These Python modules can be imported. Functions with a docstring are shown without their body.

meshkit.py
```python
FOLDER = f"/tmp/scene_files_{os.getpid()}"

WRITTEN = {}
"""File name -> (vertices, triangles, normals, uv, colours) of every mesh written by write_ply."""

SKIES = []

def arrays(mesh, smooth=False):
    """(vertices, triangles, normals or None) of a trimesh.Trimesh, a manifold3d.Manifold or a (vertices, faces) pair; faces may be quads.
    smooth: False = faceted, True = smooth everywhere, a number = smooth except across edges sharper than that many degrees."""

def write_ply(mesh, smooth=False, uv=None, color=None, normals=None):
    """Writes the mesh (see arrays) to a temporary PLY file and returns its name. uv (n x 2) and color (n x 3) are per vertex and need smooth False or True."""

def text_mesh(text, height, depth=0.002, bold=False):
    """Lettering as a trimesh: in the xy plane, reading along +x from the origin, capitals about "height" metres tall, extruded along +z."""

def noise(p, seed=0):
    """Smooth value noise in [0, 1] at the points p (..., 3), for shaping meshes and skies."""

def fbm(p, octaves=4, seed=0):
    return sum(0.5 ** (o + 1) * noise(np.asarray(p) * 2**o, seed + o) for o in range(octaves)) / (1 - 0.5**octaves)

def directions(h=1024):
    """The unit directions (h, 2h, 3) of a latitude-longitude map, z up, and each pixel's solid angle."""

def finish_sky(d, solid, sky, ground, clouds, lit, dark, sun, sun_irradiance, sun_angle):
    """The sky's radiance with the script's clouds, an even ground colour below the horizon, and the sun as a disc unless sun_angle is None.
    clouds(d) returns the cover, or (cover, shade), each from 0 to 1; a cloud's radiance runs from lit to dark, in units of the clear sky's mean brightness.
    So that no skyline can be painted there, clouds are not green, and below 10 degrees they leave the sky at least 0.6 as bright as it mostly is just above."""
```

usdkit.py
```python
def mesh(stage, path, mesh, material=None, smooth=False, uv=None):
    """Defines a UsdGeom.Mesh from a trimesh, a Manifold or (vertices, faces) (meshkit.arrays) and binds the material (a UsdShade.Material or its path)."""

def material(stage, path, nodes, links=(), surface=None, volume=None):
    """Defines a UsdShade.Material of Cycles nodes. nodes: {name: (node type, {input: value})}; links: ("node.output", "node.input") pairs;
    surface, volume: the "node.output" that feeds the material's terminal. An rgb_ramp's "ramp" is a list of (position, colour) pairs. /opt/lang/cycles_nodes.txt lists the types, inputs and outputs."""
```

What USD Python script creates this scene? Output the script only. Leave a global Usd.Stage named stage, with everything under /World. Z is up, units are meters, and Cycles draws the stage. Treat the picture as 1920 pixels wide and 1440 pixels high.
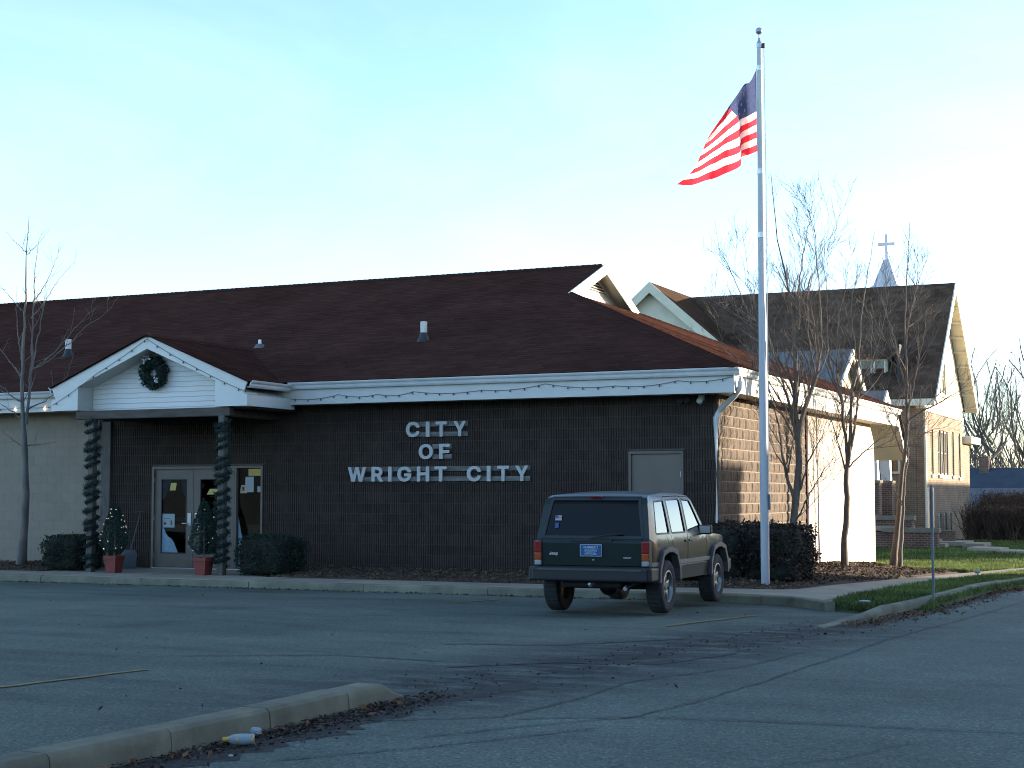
import math, sys
import numpy as np
import trimesh, manifold3d as m3
import shapely, shapely.geometry as sg
import meshkit, usdkit
from pxr import Usd, UsdGeom, UsdLux, UsdShade, Sdf, Gf, Vt

stage = Usd.Stage.CreateInMemory()
world = UsdGeom.Xform.Define(stage, '/World')
stage.SetDefaultPrim(world.GetPrim())
UsdGeom.SetStageUpAxis(stage, 'Z')
UsdGeom.Scope.Define(stage, '/World/Looks')
rad, PI = math.radians, math.pi

# ------------------------------------------------------------------ camera
EYE, YAW, PITCH, FPX = 1.60, rad(24.6), math.atan(210 / 2930.0), 2930.0
cam = UsdGeom.Camera.Define(stage, '/World/camera')
_f = np.array([-math.sin(YAW) * math.cos(PITCH), math.cos(YAW) * math.cos(PITCH), math.sin(PITCH)])
_r = np.array([math.cos(YAW), math.sin(YAW), 0.0])
_u = np.cross(_r, _f)
mat4 = Gf.Matrix4d(*_r, 0, *_u, 0, *(-_f), 0, 0, 0, EYE, 1)
cam.AddTransformOp().Set(mat4)
cam.CreateHorizontalApertureAttr(36.0)
cam.CreateFocalLengthAttr(FPX / 1920 * 36.0)
cam.CreateFStopAttr(0.0)
cam.CreateClippingRangeAttr(Gf.Vec2f(0.1, 5000))
cam.CreateExposureAttr(3.02)

# ------------------------------------------------------------------ sky and sun
SUN_AZ, SUN_EL = rad(40.0), rad(6.0)          # azimuth measured from +X towards +Y
SUN = np.array([math.cos(SUN_EL) * math.cos(SUN_AZ), math.cos(SUN_EL) * math.sin(SUN_AZ), math.sin(SUN_EL)])
sky_mat = usdkit.material(stage, '/World/Looks/sky', {
    'sky': ('sky_texture', {'sky_type': 'single_scattering', 'sun_disc': False, 'sun_elevation': SUN_EL,
                            'sun_rotation': math.atan2(SUN[0], SUN[1]), 'altitude': 150.0, 'air_density': 0.75,
                            'aerosol_density': 0.45, 'ozone_density': 2.0}),
    'tc': ('texture_coordinate', {}),
    'map': ('mapping', {'scale': (1.0, 1.0, 3.6), 'rotation': (0.25, 0.1, 0.5)}),
    'n': ('noise_texture', {'scale': 1.7, 'detail': 6.0, 'roughness': 0.6, 'distortion': 0.7}),
    'ramp': ('rgb_ramp', {'ramp': [(0.45, (0, 0, 0)), (0.9, (0.06, 0.06, 0.06))]}),
    'mix': ('mix_color', {'b': (7.5, 8.6, 9.2), 'use_clamp': False}),
    'air': ('mix_color', {'blend_type': 'multiply', 'fac': 1.0, 'b': (0.98, 0.91, 0.89), 'use_clamp': False}),
    'bg': ('background_shader', {'strength': 0.1})},
    [('tc.generated', 'map.vector'), ('map.vector', 'n.vector'), ('n.fac', 'ramp.fac'), ('ramp.color', 'mix.fac'),
     ('sky.color', 'mix.a'), ('mix.result', 'air.a'), ('air.result', 'bg.color')], surface='bg.background')
dome = UsdLux.DomeLight.Define(stage, '/World/sky')
UsdShade.MaterialBindingAPI.Apply(dome.GetPrim()).Bind(sky_mat)
dome.GetPrim().SetCustomDataByKey('kind', 'structure')
sun = UsdLux.DistantLight.Define(stage, '/World/sun')
sun.CreateIntensityAttr(0.68)
sun.CreateNormalizeAttr(True)
sun.CreateAngleAttr(0.53)
sun.CreateColorAttr(Gf.Vec3f(1.0, 0.84, 0.64))
_z = SUN; _x = np.cross([0, 0, 1], _z); _x /= np.linalg.norm(_x); _y = np.cross(_z, _x)
sun.AddTransformOp().Set(Gf.Matrix4d(*_x, 0, *_y, 0, *_z, 0, 0, 0, 50, 1))

# ------------------------------------------------------------------ helpers: prims
_used = {}
def numbered(parent, name):
    k = (parent, name); n = _used.get(k, -1) + 1; _used[k] = n
    return f'{parent}/{name}' if n == 0 else f'{parent}/{name}_{n:03d}'
def tag(prim, label=None, cat=None, group=None, kind=None):
    for k, v in (('label', label), ('category', cat), ('group', group), ('kind', kind)):
        if v: prim.SetCustomDataByKey(k, v)
    return prim
def thing(name, label=None, cat=None, loc=(0, 0, 0), rz=0.0, group=None, kind=None):
    x = UsdGeom.Xform.Define(stage, numbered('/World', name))
    x.AddTranslateOp().Set(Gf.Vec3d(*map(float, loc))); x.AddRotateZOp().Set(float(rz))
    return tag(x.GetPrim(), label, cat, group, kind)
def obj(name, mesh, mat, parent=None, smooth=False, tone=None, uv=None, loc=None, label=None, cat=None, group=None, kind=None):
    p = '/World' if parent is None else str(parent.GetPath())
    m = usdkit.mesh(stage, numbered(p, name), mesh, L(mat), smooth, uv)
    if tone is not None:
        UsdGeom.PrimvarsAPI(m).CreatePrimvar('tone', Sdf.ValueTypeNames.FloatArray, 'vertex').Set(Vt.FloatArray.FromNumpy(np.asarray(tone, np.float32)))
    if loc is not None:
        m.AddTranslateOp().Set(Gf.Vec3d(*map(float, loc)))
    return tag(m.GetPrim(), label, cat, group, kind)
def dup(src, loc, rz, label, group=None):
    x = UsdGeom.Xform.Define(stage, numbered('/World', src.GetName()))
    x.AddTranslateOp().Set(Gf.Vec3d(*map(float, loc))); x.AddRotateZOp().Set(float(rz))
    pr = x.GetPrim(); pr.GetReferences().AddInternalReference(src.GetPath()); pr.SetInstanceable(True)
    was = src.GetCustomData()
    return tag(pr, label, was['category'], group or was.get('group'))

# ------------------------------------------------------------------ helpers: meshes (each is (verts, tris))
class MB:
    def __init__(s): s.v, s.f, s.t, s.n = [], [], [], 0
    def add(s, m, tone=None):
        if hasattr(m, 'to_mesh'):
            q = m.to_mesh(); v, f = q.vert_properties[:, :3], q.tri_verts
        elif hasattr(m, 'vertices'): v, f = m.vertices, m.faces
        else: v, f = m
        v = np.asarray(v, float); f = np.asarray(f, int)
        if f.shape[1] == 4: f = np.vstack([f[:, [0, 1, 2]], f[:, [0, 2, 3]]])
        s.v.append(v); s.f.append(f + s.n); s.n += len(v)
        s.t.append(np.full(len(v), 0.5) if tone is None else np.broadcast_to(tone, (len(v),)))
        return s
    def box(s, *a, **k): return s.add(box(*a), **k)
    @property
    def mesh(s): return np.vstack(s.v), np.vstack(s.f)
    @property
    def tone(s): return np.concatenate(s.t)
BF = np.array([[0, 2, 3, 1], [4, 5, 7, 6], [0, 1, 5, 4], [2, 6, 7, 3], [0, 4, 6, 2], [1, 3, 7, 5]])
def box(x0, y0, z0, x1, y1, z1):
    v = np.array([[x, y, z] for z in (z0, z1) for y in (y0, y1) for x in (x0, x1)], float)
    return v, np.vstack([BF[:, [0, 1, 2]], BF[:, [0, 2, 3]]])
def rbox(x0, y0, z0, x1, y1, z1, r=0.02, n=8):
    s = m3.Manifold.sphere(r, n)
    return m3.Manifold.batch_hull([s.translate((x, y, z)) for x in (x0 + r, x1 - r) for y in (y0 + r, y1 - r) for z in (z0 + r, z1 - r)])
def arr(m):
    q = m.to_mesh(); return np.array(q.vert_properties[:, :3]), np.array(q.tri_verts)
def move(m, t, rz=0.0, s=1.0):
    v, f = m if isinstance(m, tuple) else (np.asarray(m.vertices), np.asarray(m.faces))
    c, d = math.cos(rz), math.sin(rz)
    return (np.asarray(v) * s) @ np.array([[c, d, 0], [-d, c, 0], [0, 0, 1]]) + np.asarray(t), f
def prism(poly, origin, u, v, w, length):
    """polygon (2-D points) in the plane (u,v) through origin, swept along w."""
    e = trimesh.creation.extrude_polygon(sg.Polygon(poly), length, engine='earcut')
    u, v, w, o = (np.asarray(a, float) for a in (u, v, w, origin))
    p = e.vertices
    q = o + p[:, :1] * u + p[:, 1:2] * v + p[:, 2:] * w
    f = np.array(e.faces)
    if np.dot(np.cross(u, v), w) < 0: f = f[:, ::-1]
    return q, f
def tube(pts, radii, sides=6, cap=True):
    p = np.asarray(pts, float); n = len(p); r = np.broadcast_to(np.asarray(radii, float), (n,))
    t = np.gradient(p, axis=0); t /= np.linalg.norm(t, axis=1, keepdims=True) + 1e-12
    ref = np.array([0, 0, 1.0]) if abs(t[:, 2]).mean() < 0.8 else np.array([1.0, 0, 0])
    a = np.cross(t, ref); a /= np.linalg.norm(a, axis=1, keepdims=True) + 1e-12
    b = np.cross(t, a); g = np.arange(sides) * 2 * PI / sides
    v = (p[:, None] + r[:, None, None] * (np.cos(g)[None, :, None] * a[:, None] + np.sin(g)[None, :, None] * b[:, None])).reshape(-1, 3)
    i, j = np.meshgrid(np.arange(n - 1), np.arange(sides), indexing='ij')
    q = np.stack([i * sides + j, (i + 1) * sides + j, (i + 1) * sides + (j + 1) % sides, i * sides + (j + 1) % sides], -1).reshape(-1, 4)
    f = np.vstack([q[:, [0, 1, 2]], q[:, [0, 2, 3]]])
    if cap:
        k = np.arange(1, sides - 1)
        f = np.vstack([f, np.stack([0 * k, k, k + 1], 1), np.stack([0 * k, k + 1, k], 1) + (n - 1) * sides])
    return v, f
def lathe(prof, n=24, axis='z'):
    """prof: (r, z) pairs, revolved about z (or x)."""
    pr = np.asarray(prof, float); g = np.arange(n) * 2 * PI / n
    v = np.stack([pr[:, None, 0] * np.cos(g), pr[:, None, 0] * np.sin(g), np.repeat(pr[:, 1:2], n, 1)], -1).reshape(-1, 3)
    i, j = np.meshgrid(np.arange(len(pr) - 1), np.arange(n), indexing='ij')
    q = np.stack([i * n + j, i * n + (j + 1) % n, (i + 1) * n + (j + 1) % n, (i + 1) * n + j], -1).reshape(-1, 4)
    if axis == 'x': v = v[:, [2, 0, 1]]
    return v, np.vstack([q[:, [0, 1, 2]], q[:, [0, 2, 3]]])
def sheet(ys, xl, xr, zf, nx=2):
    """ground strip: rows at ys from xl(y) to xr(y), height zf(x,y)."""
    ys = np.asarray(ys, float); t = np.linspace(0, 1, nx)
    X = np.interp(ys, *xl)[:, None] * (1 - t) + np.interp(ys, *xr)[:, None] * t
    Y = np.repeat(ys[:, None], nx, 1); Z = zf(X, Y)
    v = np.stack([X, Y, np.broadcast_to(Z, X.shape)], -1).reshape(-1, 3)
    i, j = np.meshgrid(np.arange(len(ys) - 1), np.arange(nx - 1), indexing='ij')
    q = np.stack([i * nx + j, i * nx + j + 1, (i + 1) * nx + j + 1, (i + 1) * nx + j], -1).reshape(-1, 4)
    return v, np.vstack([q[:, [0, 1, 2]], q[:, [0, 2, 3]]])
def rnddir(rng, n):
    d = rng.normal(size=(n, 3)); return d / np.linalg.norm(d, axis=1, keepdims=True)
def leaves(c, size, rng, up=None, aspect=0.55, axis=None):
    """rhombic leaves centred at c."""
    n = len(c); a = rnddir(rng, n) if axis is None else axis
    b = rnddir(rng, n)
    if up is not None: a = a * np.array([1, 1, up]); a /= np.linalg.norm(a, axis=1, keepdims=True)
    if up is not None: b = b * np.array([1, 1, up])
    b = b - (a * b).sum(1, keepdims=True) * a; b /= np.linalg.norm(b, axis=1, keepdims=True) + 1e-9
    s = np.broadcast_to(np.asarray(size, float), (n,))[:, None]
    v = np.stack([c - a * s / 2, c + b * s * aspect / 2, c + a * s / 2, c - b * s * aspect / 2], 1).reshape(-1, 3)
    k = np.arange(n)[:, None] * 4
    return v, np.vstack([k + [0, 1, 2], k + [0, 2, 3]])
def interp2(poly, n):
    p = np.asarray(poly, float); d = np.r_[0, np.cumsum(np.linalg.norm(np.diff(p, axis=0), axis=1))]
    t = np.linspace(0, d[-1], n); return np.stack([np.interp(t, d, p[:, k]) for k in range(p.shape[1])], 1)
def gz(y): return np.interp(y, [24, 27, 34, 41, 60, 120, 300], [0, 0, -0.1, -0.2, -0.2, -0.3, -1.0])
def lotz(x, y): return np.interp(y, [19, 23.9], [0, -0.07])

# ------------------------------------------------------------------ materials
_looks = {}
def L(name):
    return _looks[name]
def pm(name, c, rough=0.7, var=0.15, scale=4.0, bump=0.0, bscale=60.0, tone=None, rnd=0.0, spec=0.3, metal=0.0, coat=0.0, detail=4.0, translucent=None, emit=0.0, stretch=None, bevel=0.0):
    c = np.asarray(c, float)
    N = {'g': ('geometry', {}), 'n': ('noise_texture', {'scale': scale, 'detail': detail, 'roughness': 0.6}),
         'r': ('rgb_ramp', {'ramp': [(0.3, c * (1 - var)), (0.7, c * (1 + var))]}),
         'p': ('principled_bsdf', {'roughness': rough, 'specular_ior_level': spec, 'metallic': metal, 'coat_weight': coat, 'coat_roughness': 0.04})}
    K = [('n.fac', 'r.fac')]
    src = 'g.position'
    if stretch is not None:
        N['mp'] = ('mapping', {'scale': stretch}); K += [('g.position', 'mp.vector')]; src = 'mp.vector'
    K.append((src, 'n.vector'))
    col = 'r.color'
    if tone is not None:
        N['a'] = ('attribute', {'attribute': 'tone'}); N['ar'] = ('rgb_ramp', {'ramp': [(0, np.full(3, 1.0 - tone)), (1, np.full(3, 1.0 + tone))]})
        N['tm'] = ('mix_color', {'blend_type': 'multiply', 'fac': 1.0})
        K += [('a.fac', 'ar.fac'), (col, 'tm.a'), ('ar.color', 'tm.b')]; col = 'tm.result'
    if rnd:
        N['oi'] = ('object_info', {}); N['orr'] = ('rgb_ramp', {'ramp': [(0, np.full(3, 1 - rnd)), (1, np.full(3, 1 + rnd))]})
        N['om'] = ('mix_color', {'blend_type': 'multiply', 'fac': 1.0})
        K += [('oi.random', 'orr.fac'), (col, 'om.a'), ('orr.color', 'om.b')]; col = 'om.result'
    K.append((col, 'p.base_color'))
    if bump:
        N['bn'] = ('noise_texture', {'scale': bscale, 'detail': 5.0, 'roughness': 0.65}); N['b'] = ('bump', {'strength': 1.0, 'distance': bump})
        K += [(src, 'bn.vector'), ('bn.fac', 'b.height'), ('b.normal', 'p.normal')]
    elif bevel:
        N['bv'] = ('bevel', {'radius': bevel}); K.append(('bv.bevel', 'p.normal'))
    if emit:
        N['p'][1]['emission_strength'] = emit; K.append((col, 'p.emission_color'))
    out = 'p.BSDF'
    if translucent:
        N['tr'] = ('translucent_bsdf', {}); N['mx'] = ('mix_closure', {'fac': translucent})
        K += [(col, 'tr.color'), ('p.BSDF', 'mx.closure1'), ('tr.BSDF', 'mx.closure2')]; out = 'mx.closure'
    _looks[name] = usdkit.material(stage, f'/World/Looks/{name}', N, K, surface=out)
def glass(name, tint=(0.35, 0.4, 0.4), ior=1.5, rough=0.0, boost=0.0):
    _looks[name] = usdkit.material(stage, f'/World/Looks/{name}', {
        't': ('transparent_bsdf', {'color': tint}), 'gl': ('glossy_bsdf', {'color': (0.95, 0.95, 0.95), 'roughness': rough}),
        'fr': ('fresnel', {'IOR': ior}), 'm': ('mix_closure', {})},
        [('fr.fac', 'm.fac'), ('t.BSDF', 'm.closure1'), ('gl.BSDF', 'm.closure2')], surface='m.closure')

pm('block_brown', (0.042, 0.0305, 0.0245), 0.95, 0.22, 3.0, 0.004, 120, rnd=0.16)
pm('block_split', (0.070, 0.051, 0.036), 0.9, 0.25, 5.0, 0.006, 90, rnd=0.14)
pm('mortar_dark', (0.075, 0.062, 0.055), 0.9, 0.15, 20)
pm('mortar_tan', (0.19, 0.155, 0.115), 0.9, 0.15, 20)
pm('block_cream', (0.33, 0.275, 0.225), 0.75, 0.06, 2.0, 0.002, 150, rnd=0.03)
pm('block_tan', (0.205, 0.172, 0.134), 0.8, 0.07, 2.0, 0.002, 150, rnd=0.03)
pm('mortar_cream', (0.30, 0.25, 0.205), 0.8, 0.06, 10)
pm('white_trim', (0.44, 0.44, 0.415), 0.5, 0.05, 2.5, 0.001, 8, spec=0.4)
pm('white_siding', (0.50, 0.50, 0.485), 0.45, 0.04, 2.0, spec=0.4)
pm('white_metal', (0.42, 0.43, 0.425), 0.4, 0.10, 3.0, spec=0.5)
pm('shingle_brown', (0.038, 0.0190, 0.0155), 0.95, 0.20, 0.5, 0.003, 160, tone=0.15, spec=0.0)
pm('roof_deck', (0.030, 0.016, 0.014), 0.95, 0.2, 3)
pm('post_wood', (0.085, 0.076, 0.066), 0.85, 0.3, 6, 0.004, 30, stretch=(4, 4, 0.6))
pm('beam_wood', (0.055, 0.044, 0.036), 0.85, 0.35, 4, 0.004, 30, stretch=(0.5, 4, 4))
pm('rail_wood', (0.13, 0.125, 0.115), 0.85, 0.35, 4, 0.003, 40, stretch=(0.6, 4, 4), rnd=0.15)
pm('door_tan', (0.105, 0.085, 0.068), 0.5, 0.06, 3, spec=0.4)
pm('door_panel', (0.115, 0.095, 0.076), 0.55, 0.08, 2, spec=0.4)
pm('letter_white', (0.35, 0.36, 0.35), 0.4, 0.08, 6, spec=0.4)
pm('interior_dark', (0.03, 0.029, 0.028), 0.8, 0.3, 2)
pm('steel', (0.45, 0.46, 0.46), 0.35, 0.08, 10, metal=0.8)
pm('paper_white', (0.25, 0.29, 0.30), 0.8, 0.05, 20)
pm('paper_yellow', (0.42, 0.34, 0.12), 0.8, 0.05, 20)
pm('paper_tan', (0.36, 0.27, 0.19), 0.8, 0.1, 20)
pm('ink', (0.03, 0.03, 0.035), 0.8, 0.1, 20)
pm('snow_paint', (0.17, 0.25, 0.31), 0.85, 0.2, 14)
pm('lamp_yellow', (0.85, 0.76, 0.36), 0.8, 0.05, 3, emit=0.10)  # faint emission stands in for interior light
pm('bulb_lit', (1.0, 0.72, 0.38), 0.5, 0.02, 3, emit=3.0)
pm('bulb_fairy', (1.0, 0.9, 0.62), 0.5, 0.02, 3, emit=0.22)
pm('bulb_dark', (0.03, 0.05, 0.045), 0.25, 0.4, 3, rnd=0.5, spec=0.5)
pm('wire_dark', (0.02, 0.03, 0.025), 0.6, 0.1, 5)
pm('garland', (0.012, 0.032, 0.028), 0.8, 0.3, 12, tone=0.6)
pm('wreath_green', (0.012, 0.032, 0.024), 0.8, 0.3, 14, tone=0.6)
pm('bow_white', (0.6, 0.62, 0.64), 0.6, 0.15, 20)
pm('boxwood', (0.020, 0.036, 0.020), 0.7, 0.35, 5, tone=0.7, translucent=0.2)
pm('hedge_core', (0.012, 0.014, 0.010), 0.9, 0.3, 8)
pm('barberry', (0.032, 0.026, 0.020), 0.75, 0.4, 4, tone=0.8, translucent=0.2)
pm('dry_leaf', (0.13, 0.068, 0.034), 0.85, 0.4, 30, tone=0.8, translucent=0.2)
pm('wet_leaf', (0.036, 0.024, 0.016), 0.75, 0.5, 25, tone=0.85)
pm('terracotta', (0.15, 0.030, 0.022), 0.7, 0.15, 6, 0.001, 60)
pm('soil', (0.03, 0.022, 0.016), 0.95, 0.4, 12, 0.02, 25)
pm('damp_soil', (0.024, 0.023, 0.020), 0.9, 0.5, 9, 0.008, 40)
pm('mulch', (0.10, 0.066, 0.042), 0.95, 0.45, 9, 0.03, 26, tone=0.5)
pm('concrete', (0.245, 0.215, 0.160), 0.85, 0.20, 1.6, 0.003, 90, rnd=0.07)
pm('kerb_concrete', (0.122, 0.122, 0.086), 0.85, 0.34, 2.2, 0.004, 70, rnd=0.08)
pm('pole_metal', (0.30, 0.315, 0.335), 0.5, 0.10, 4, metal=0.2, spec=0.5, stretch=(3, 3, 0.4))
pm('ball_metal', (0.25, 0.27, 0.33), 0.3, 0.15, 8, metal=0.7)
pm('rope', (0.55, 0.55, 0.52), 0.8, 0.1, 20)
pm('bark_light', (0.115, 0.105, 0.092), 0.9, 0.30, 7, 0.006, 40, stretch=(1, 1, 0.35))
pm('bark_dark', (0.105, 0.084, 0.067), 0.9, 0.35, 8, 0.008, 40, stretch=(1, 1, 0.35))
pm('bark_far', (0.075, 0.068, 0.062), 0.9, 0.3, 2)
pm('grass', (0.088, 0.128, 0.034), 0.8, 0.5, 0.9, tone=0.6, translucent=0.3)
pm('lawn_base', (0.070, 0.092, 0.030), 0.95, 0.5, 0.9, 0.02, 30)
pm('field', (0.085, 0.090, 0.045), 0.95, 0.3, 0.2, 0.02, 10)
pm('line_yellow', (0.165, 0.125, 0.05), 0.85, 0.45, 18)
pm('crack_fill', (0.026, 0.028, 0.028), 0.8, 0.3, 10)
pm('slate_grey', (0.095, 0.098, 0.105), 0.85, 0.2, 2.5, 0.004, 40)
pm('church_roof', (0.068, 0.045, 0.032), 0.95, 0.30, 0.8, 0.006, 50, tone=0.25, spec=0.0)
pm('stucco', (0.50, 0.44, 0.31), 0.85, 0.10, 1.5, 0.004, 60)
pm('stucco_grey', (0.40, 0.41, 0.34), 0.85, 0.10, 1.5, 0.004, 60)
pm('cream_trim', (0.55, 0.52, 0.42), 0.6, 0.08, 2)
pm('steeple_metal', (0.46, 0.46, 0.48), 0.45, 0.12, 3, metal=0.3)
pm('stone_cap', (0.17, 0.145, 0.105), 0.9, 0.2, 4)
pm('far_roof', (0.035, 0.045, 0.06), 0.9, 0.15, 1.5)
pm('far_wall', (0.6, 0.58, 0.54), 0.7, 0.08, 1)
pm('twig_red', (0.058, 0.042, 0.032), 0.9, 0.35, 1.5, tone=0.6)
pm('tire', (0.020, 0.021, 0.022), 0.85, 0.25, 12, 0.002, 60, spec=0.3)
pm('alloy', (0.17, 0.18, 0.185), 0.32, 0.08, 10, metal=0.85, bevel=0.006)
pm('black_plastic', (0.009, 0.0095, 0.010), 0.55, 0.2, 8, spec=0.4, bevel=0.01)
pm('grey_plastic', (0.042, 0.045, 0.046), 0.55, 0.15, 6, spec=0.4, bevel=0.012)
pm('car_green', (0.0045, 0.0095, 0.0075), 0.30, 0.12, 3, metal=0.0, coat=0.18, spec=0.25, bevel=0.012)
pm('car_trim', (0.16, 0.17, 0.17), 0.35, 0.1, 6, spec=0.5, metal=0.3)
pm('lamp_red', (0.15, 0.008, 0.009), 0.15, 0.1, 20, spec=0.5, coat=0.6)
pm('lamp_amber', (0.24, 0.040, 0.008), 0.15, 0.1, 20, spec=0.5, coat=0.6)
pm('lamp_clear', (0.22, 0.23, 0.23), 0.12, 0.1, 20, spec=0.5, coat=0.6)
pm('plate_blue', (0.012, 0.065, 0.17), 0.45, 0.05, 10)
pm('plate_white', (0.36, 0.40, 0.44), 0.45, 0.05, 10)
pm('badge', (0.55, 0.57, 0.56), 0.3, 0.05, 10, metal=0.5)
pm('sticker_red', (0.22, 0.04, 0.05), 0.5, 0.05, 10)
pm('sticker_blue', (0.02, 0.06, 0.17), 0.5, 0.05, 10)
pm('seat_cloth', (0.05, 0.05, 0.05), 0.9, 0.2, 6)
pm('flag_red', (0.72, 0.030, 0.050), 0.75, 0.06, 8, translucent=0.66)
pm('flag_white', (0.88, 0.85, 0.78), 0.75, 0.04, 8, translucent=0.66)
pm('flag_blue', (0.055, 0.070, 0.15), 0.75, 0.10, 8, translucent=0.40)
pm('sign_metal', (0.13, 0.15, 0.165), 0.5, 0.15, 5, metal=0.4)
pm('foil_gold', (0.42, 0.27, 0.06), 0.35, 0.15, 30, metal=0.5)
pm('label_white', (0.20, 0.25, 0.27), 0.5, 0.12, 40)
pm('bottle_glass', (0.25, 0.21, 0.12), 0.1, 0.1, 20, spec=0.6, coat=0.5)
pm('shovel_grey', (0.042, 0.05, 0.055), 0.5, 0.1, 6)
pm('dark_render', (0.010, 0.014, 0.018), 0.9, 0.3, 1)  # near-black, keeps the unseen block behind the camera dark in reflections
pm('occluder_brick', (0.060, 0.050, 0.042), 0.9, 0.15, 3)
glass('pane', (0.42, 0.46, 0.46), 1.6)
glass('pane_dark', (0.30, 0.33, 0.34), 1.6)
glass('pane_car', (0.16, 0.18, 0.18), 1.75)
glass('pane_rear', (0.05, 0.065, 0.07), 1.32)

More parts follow.
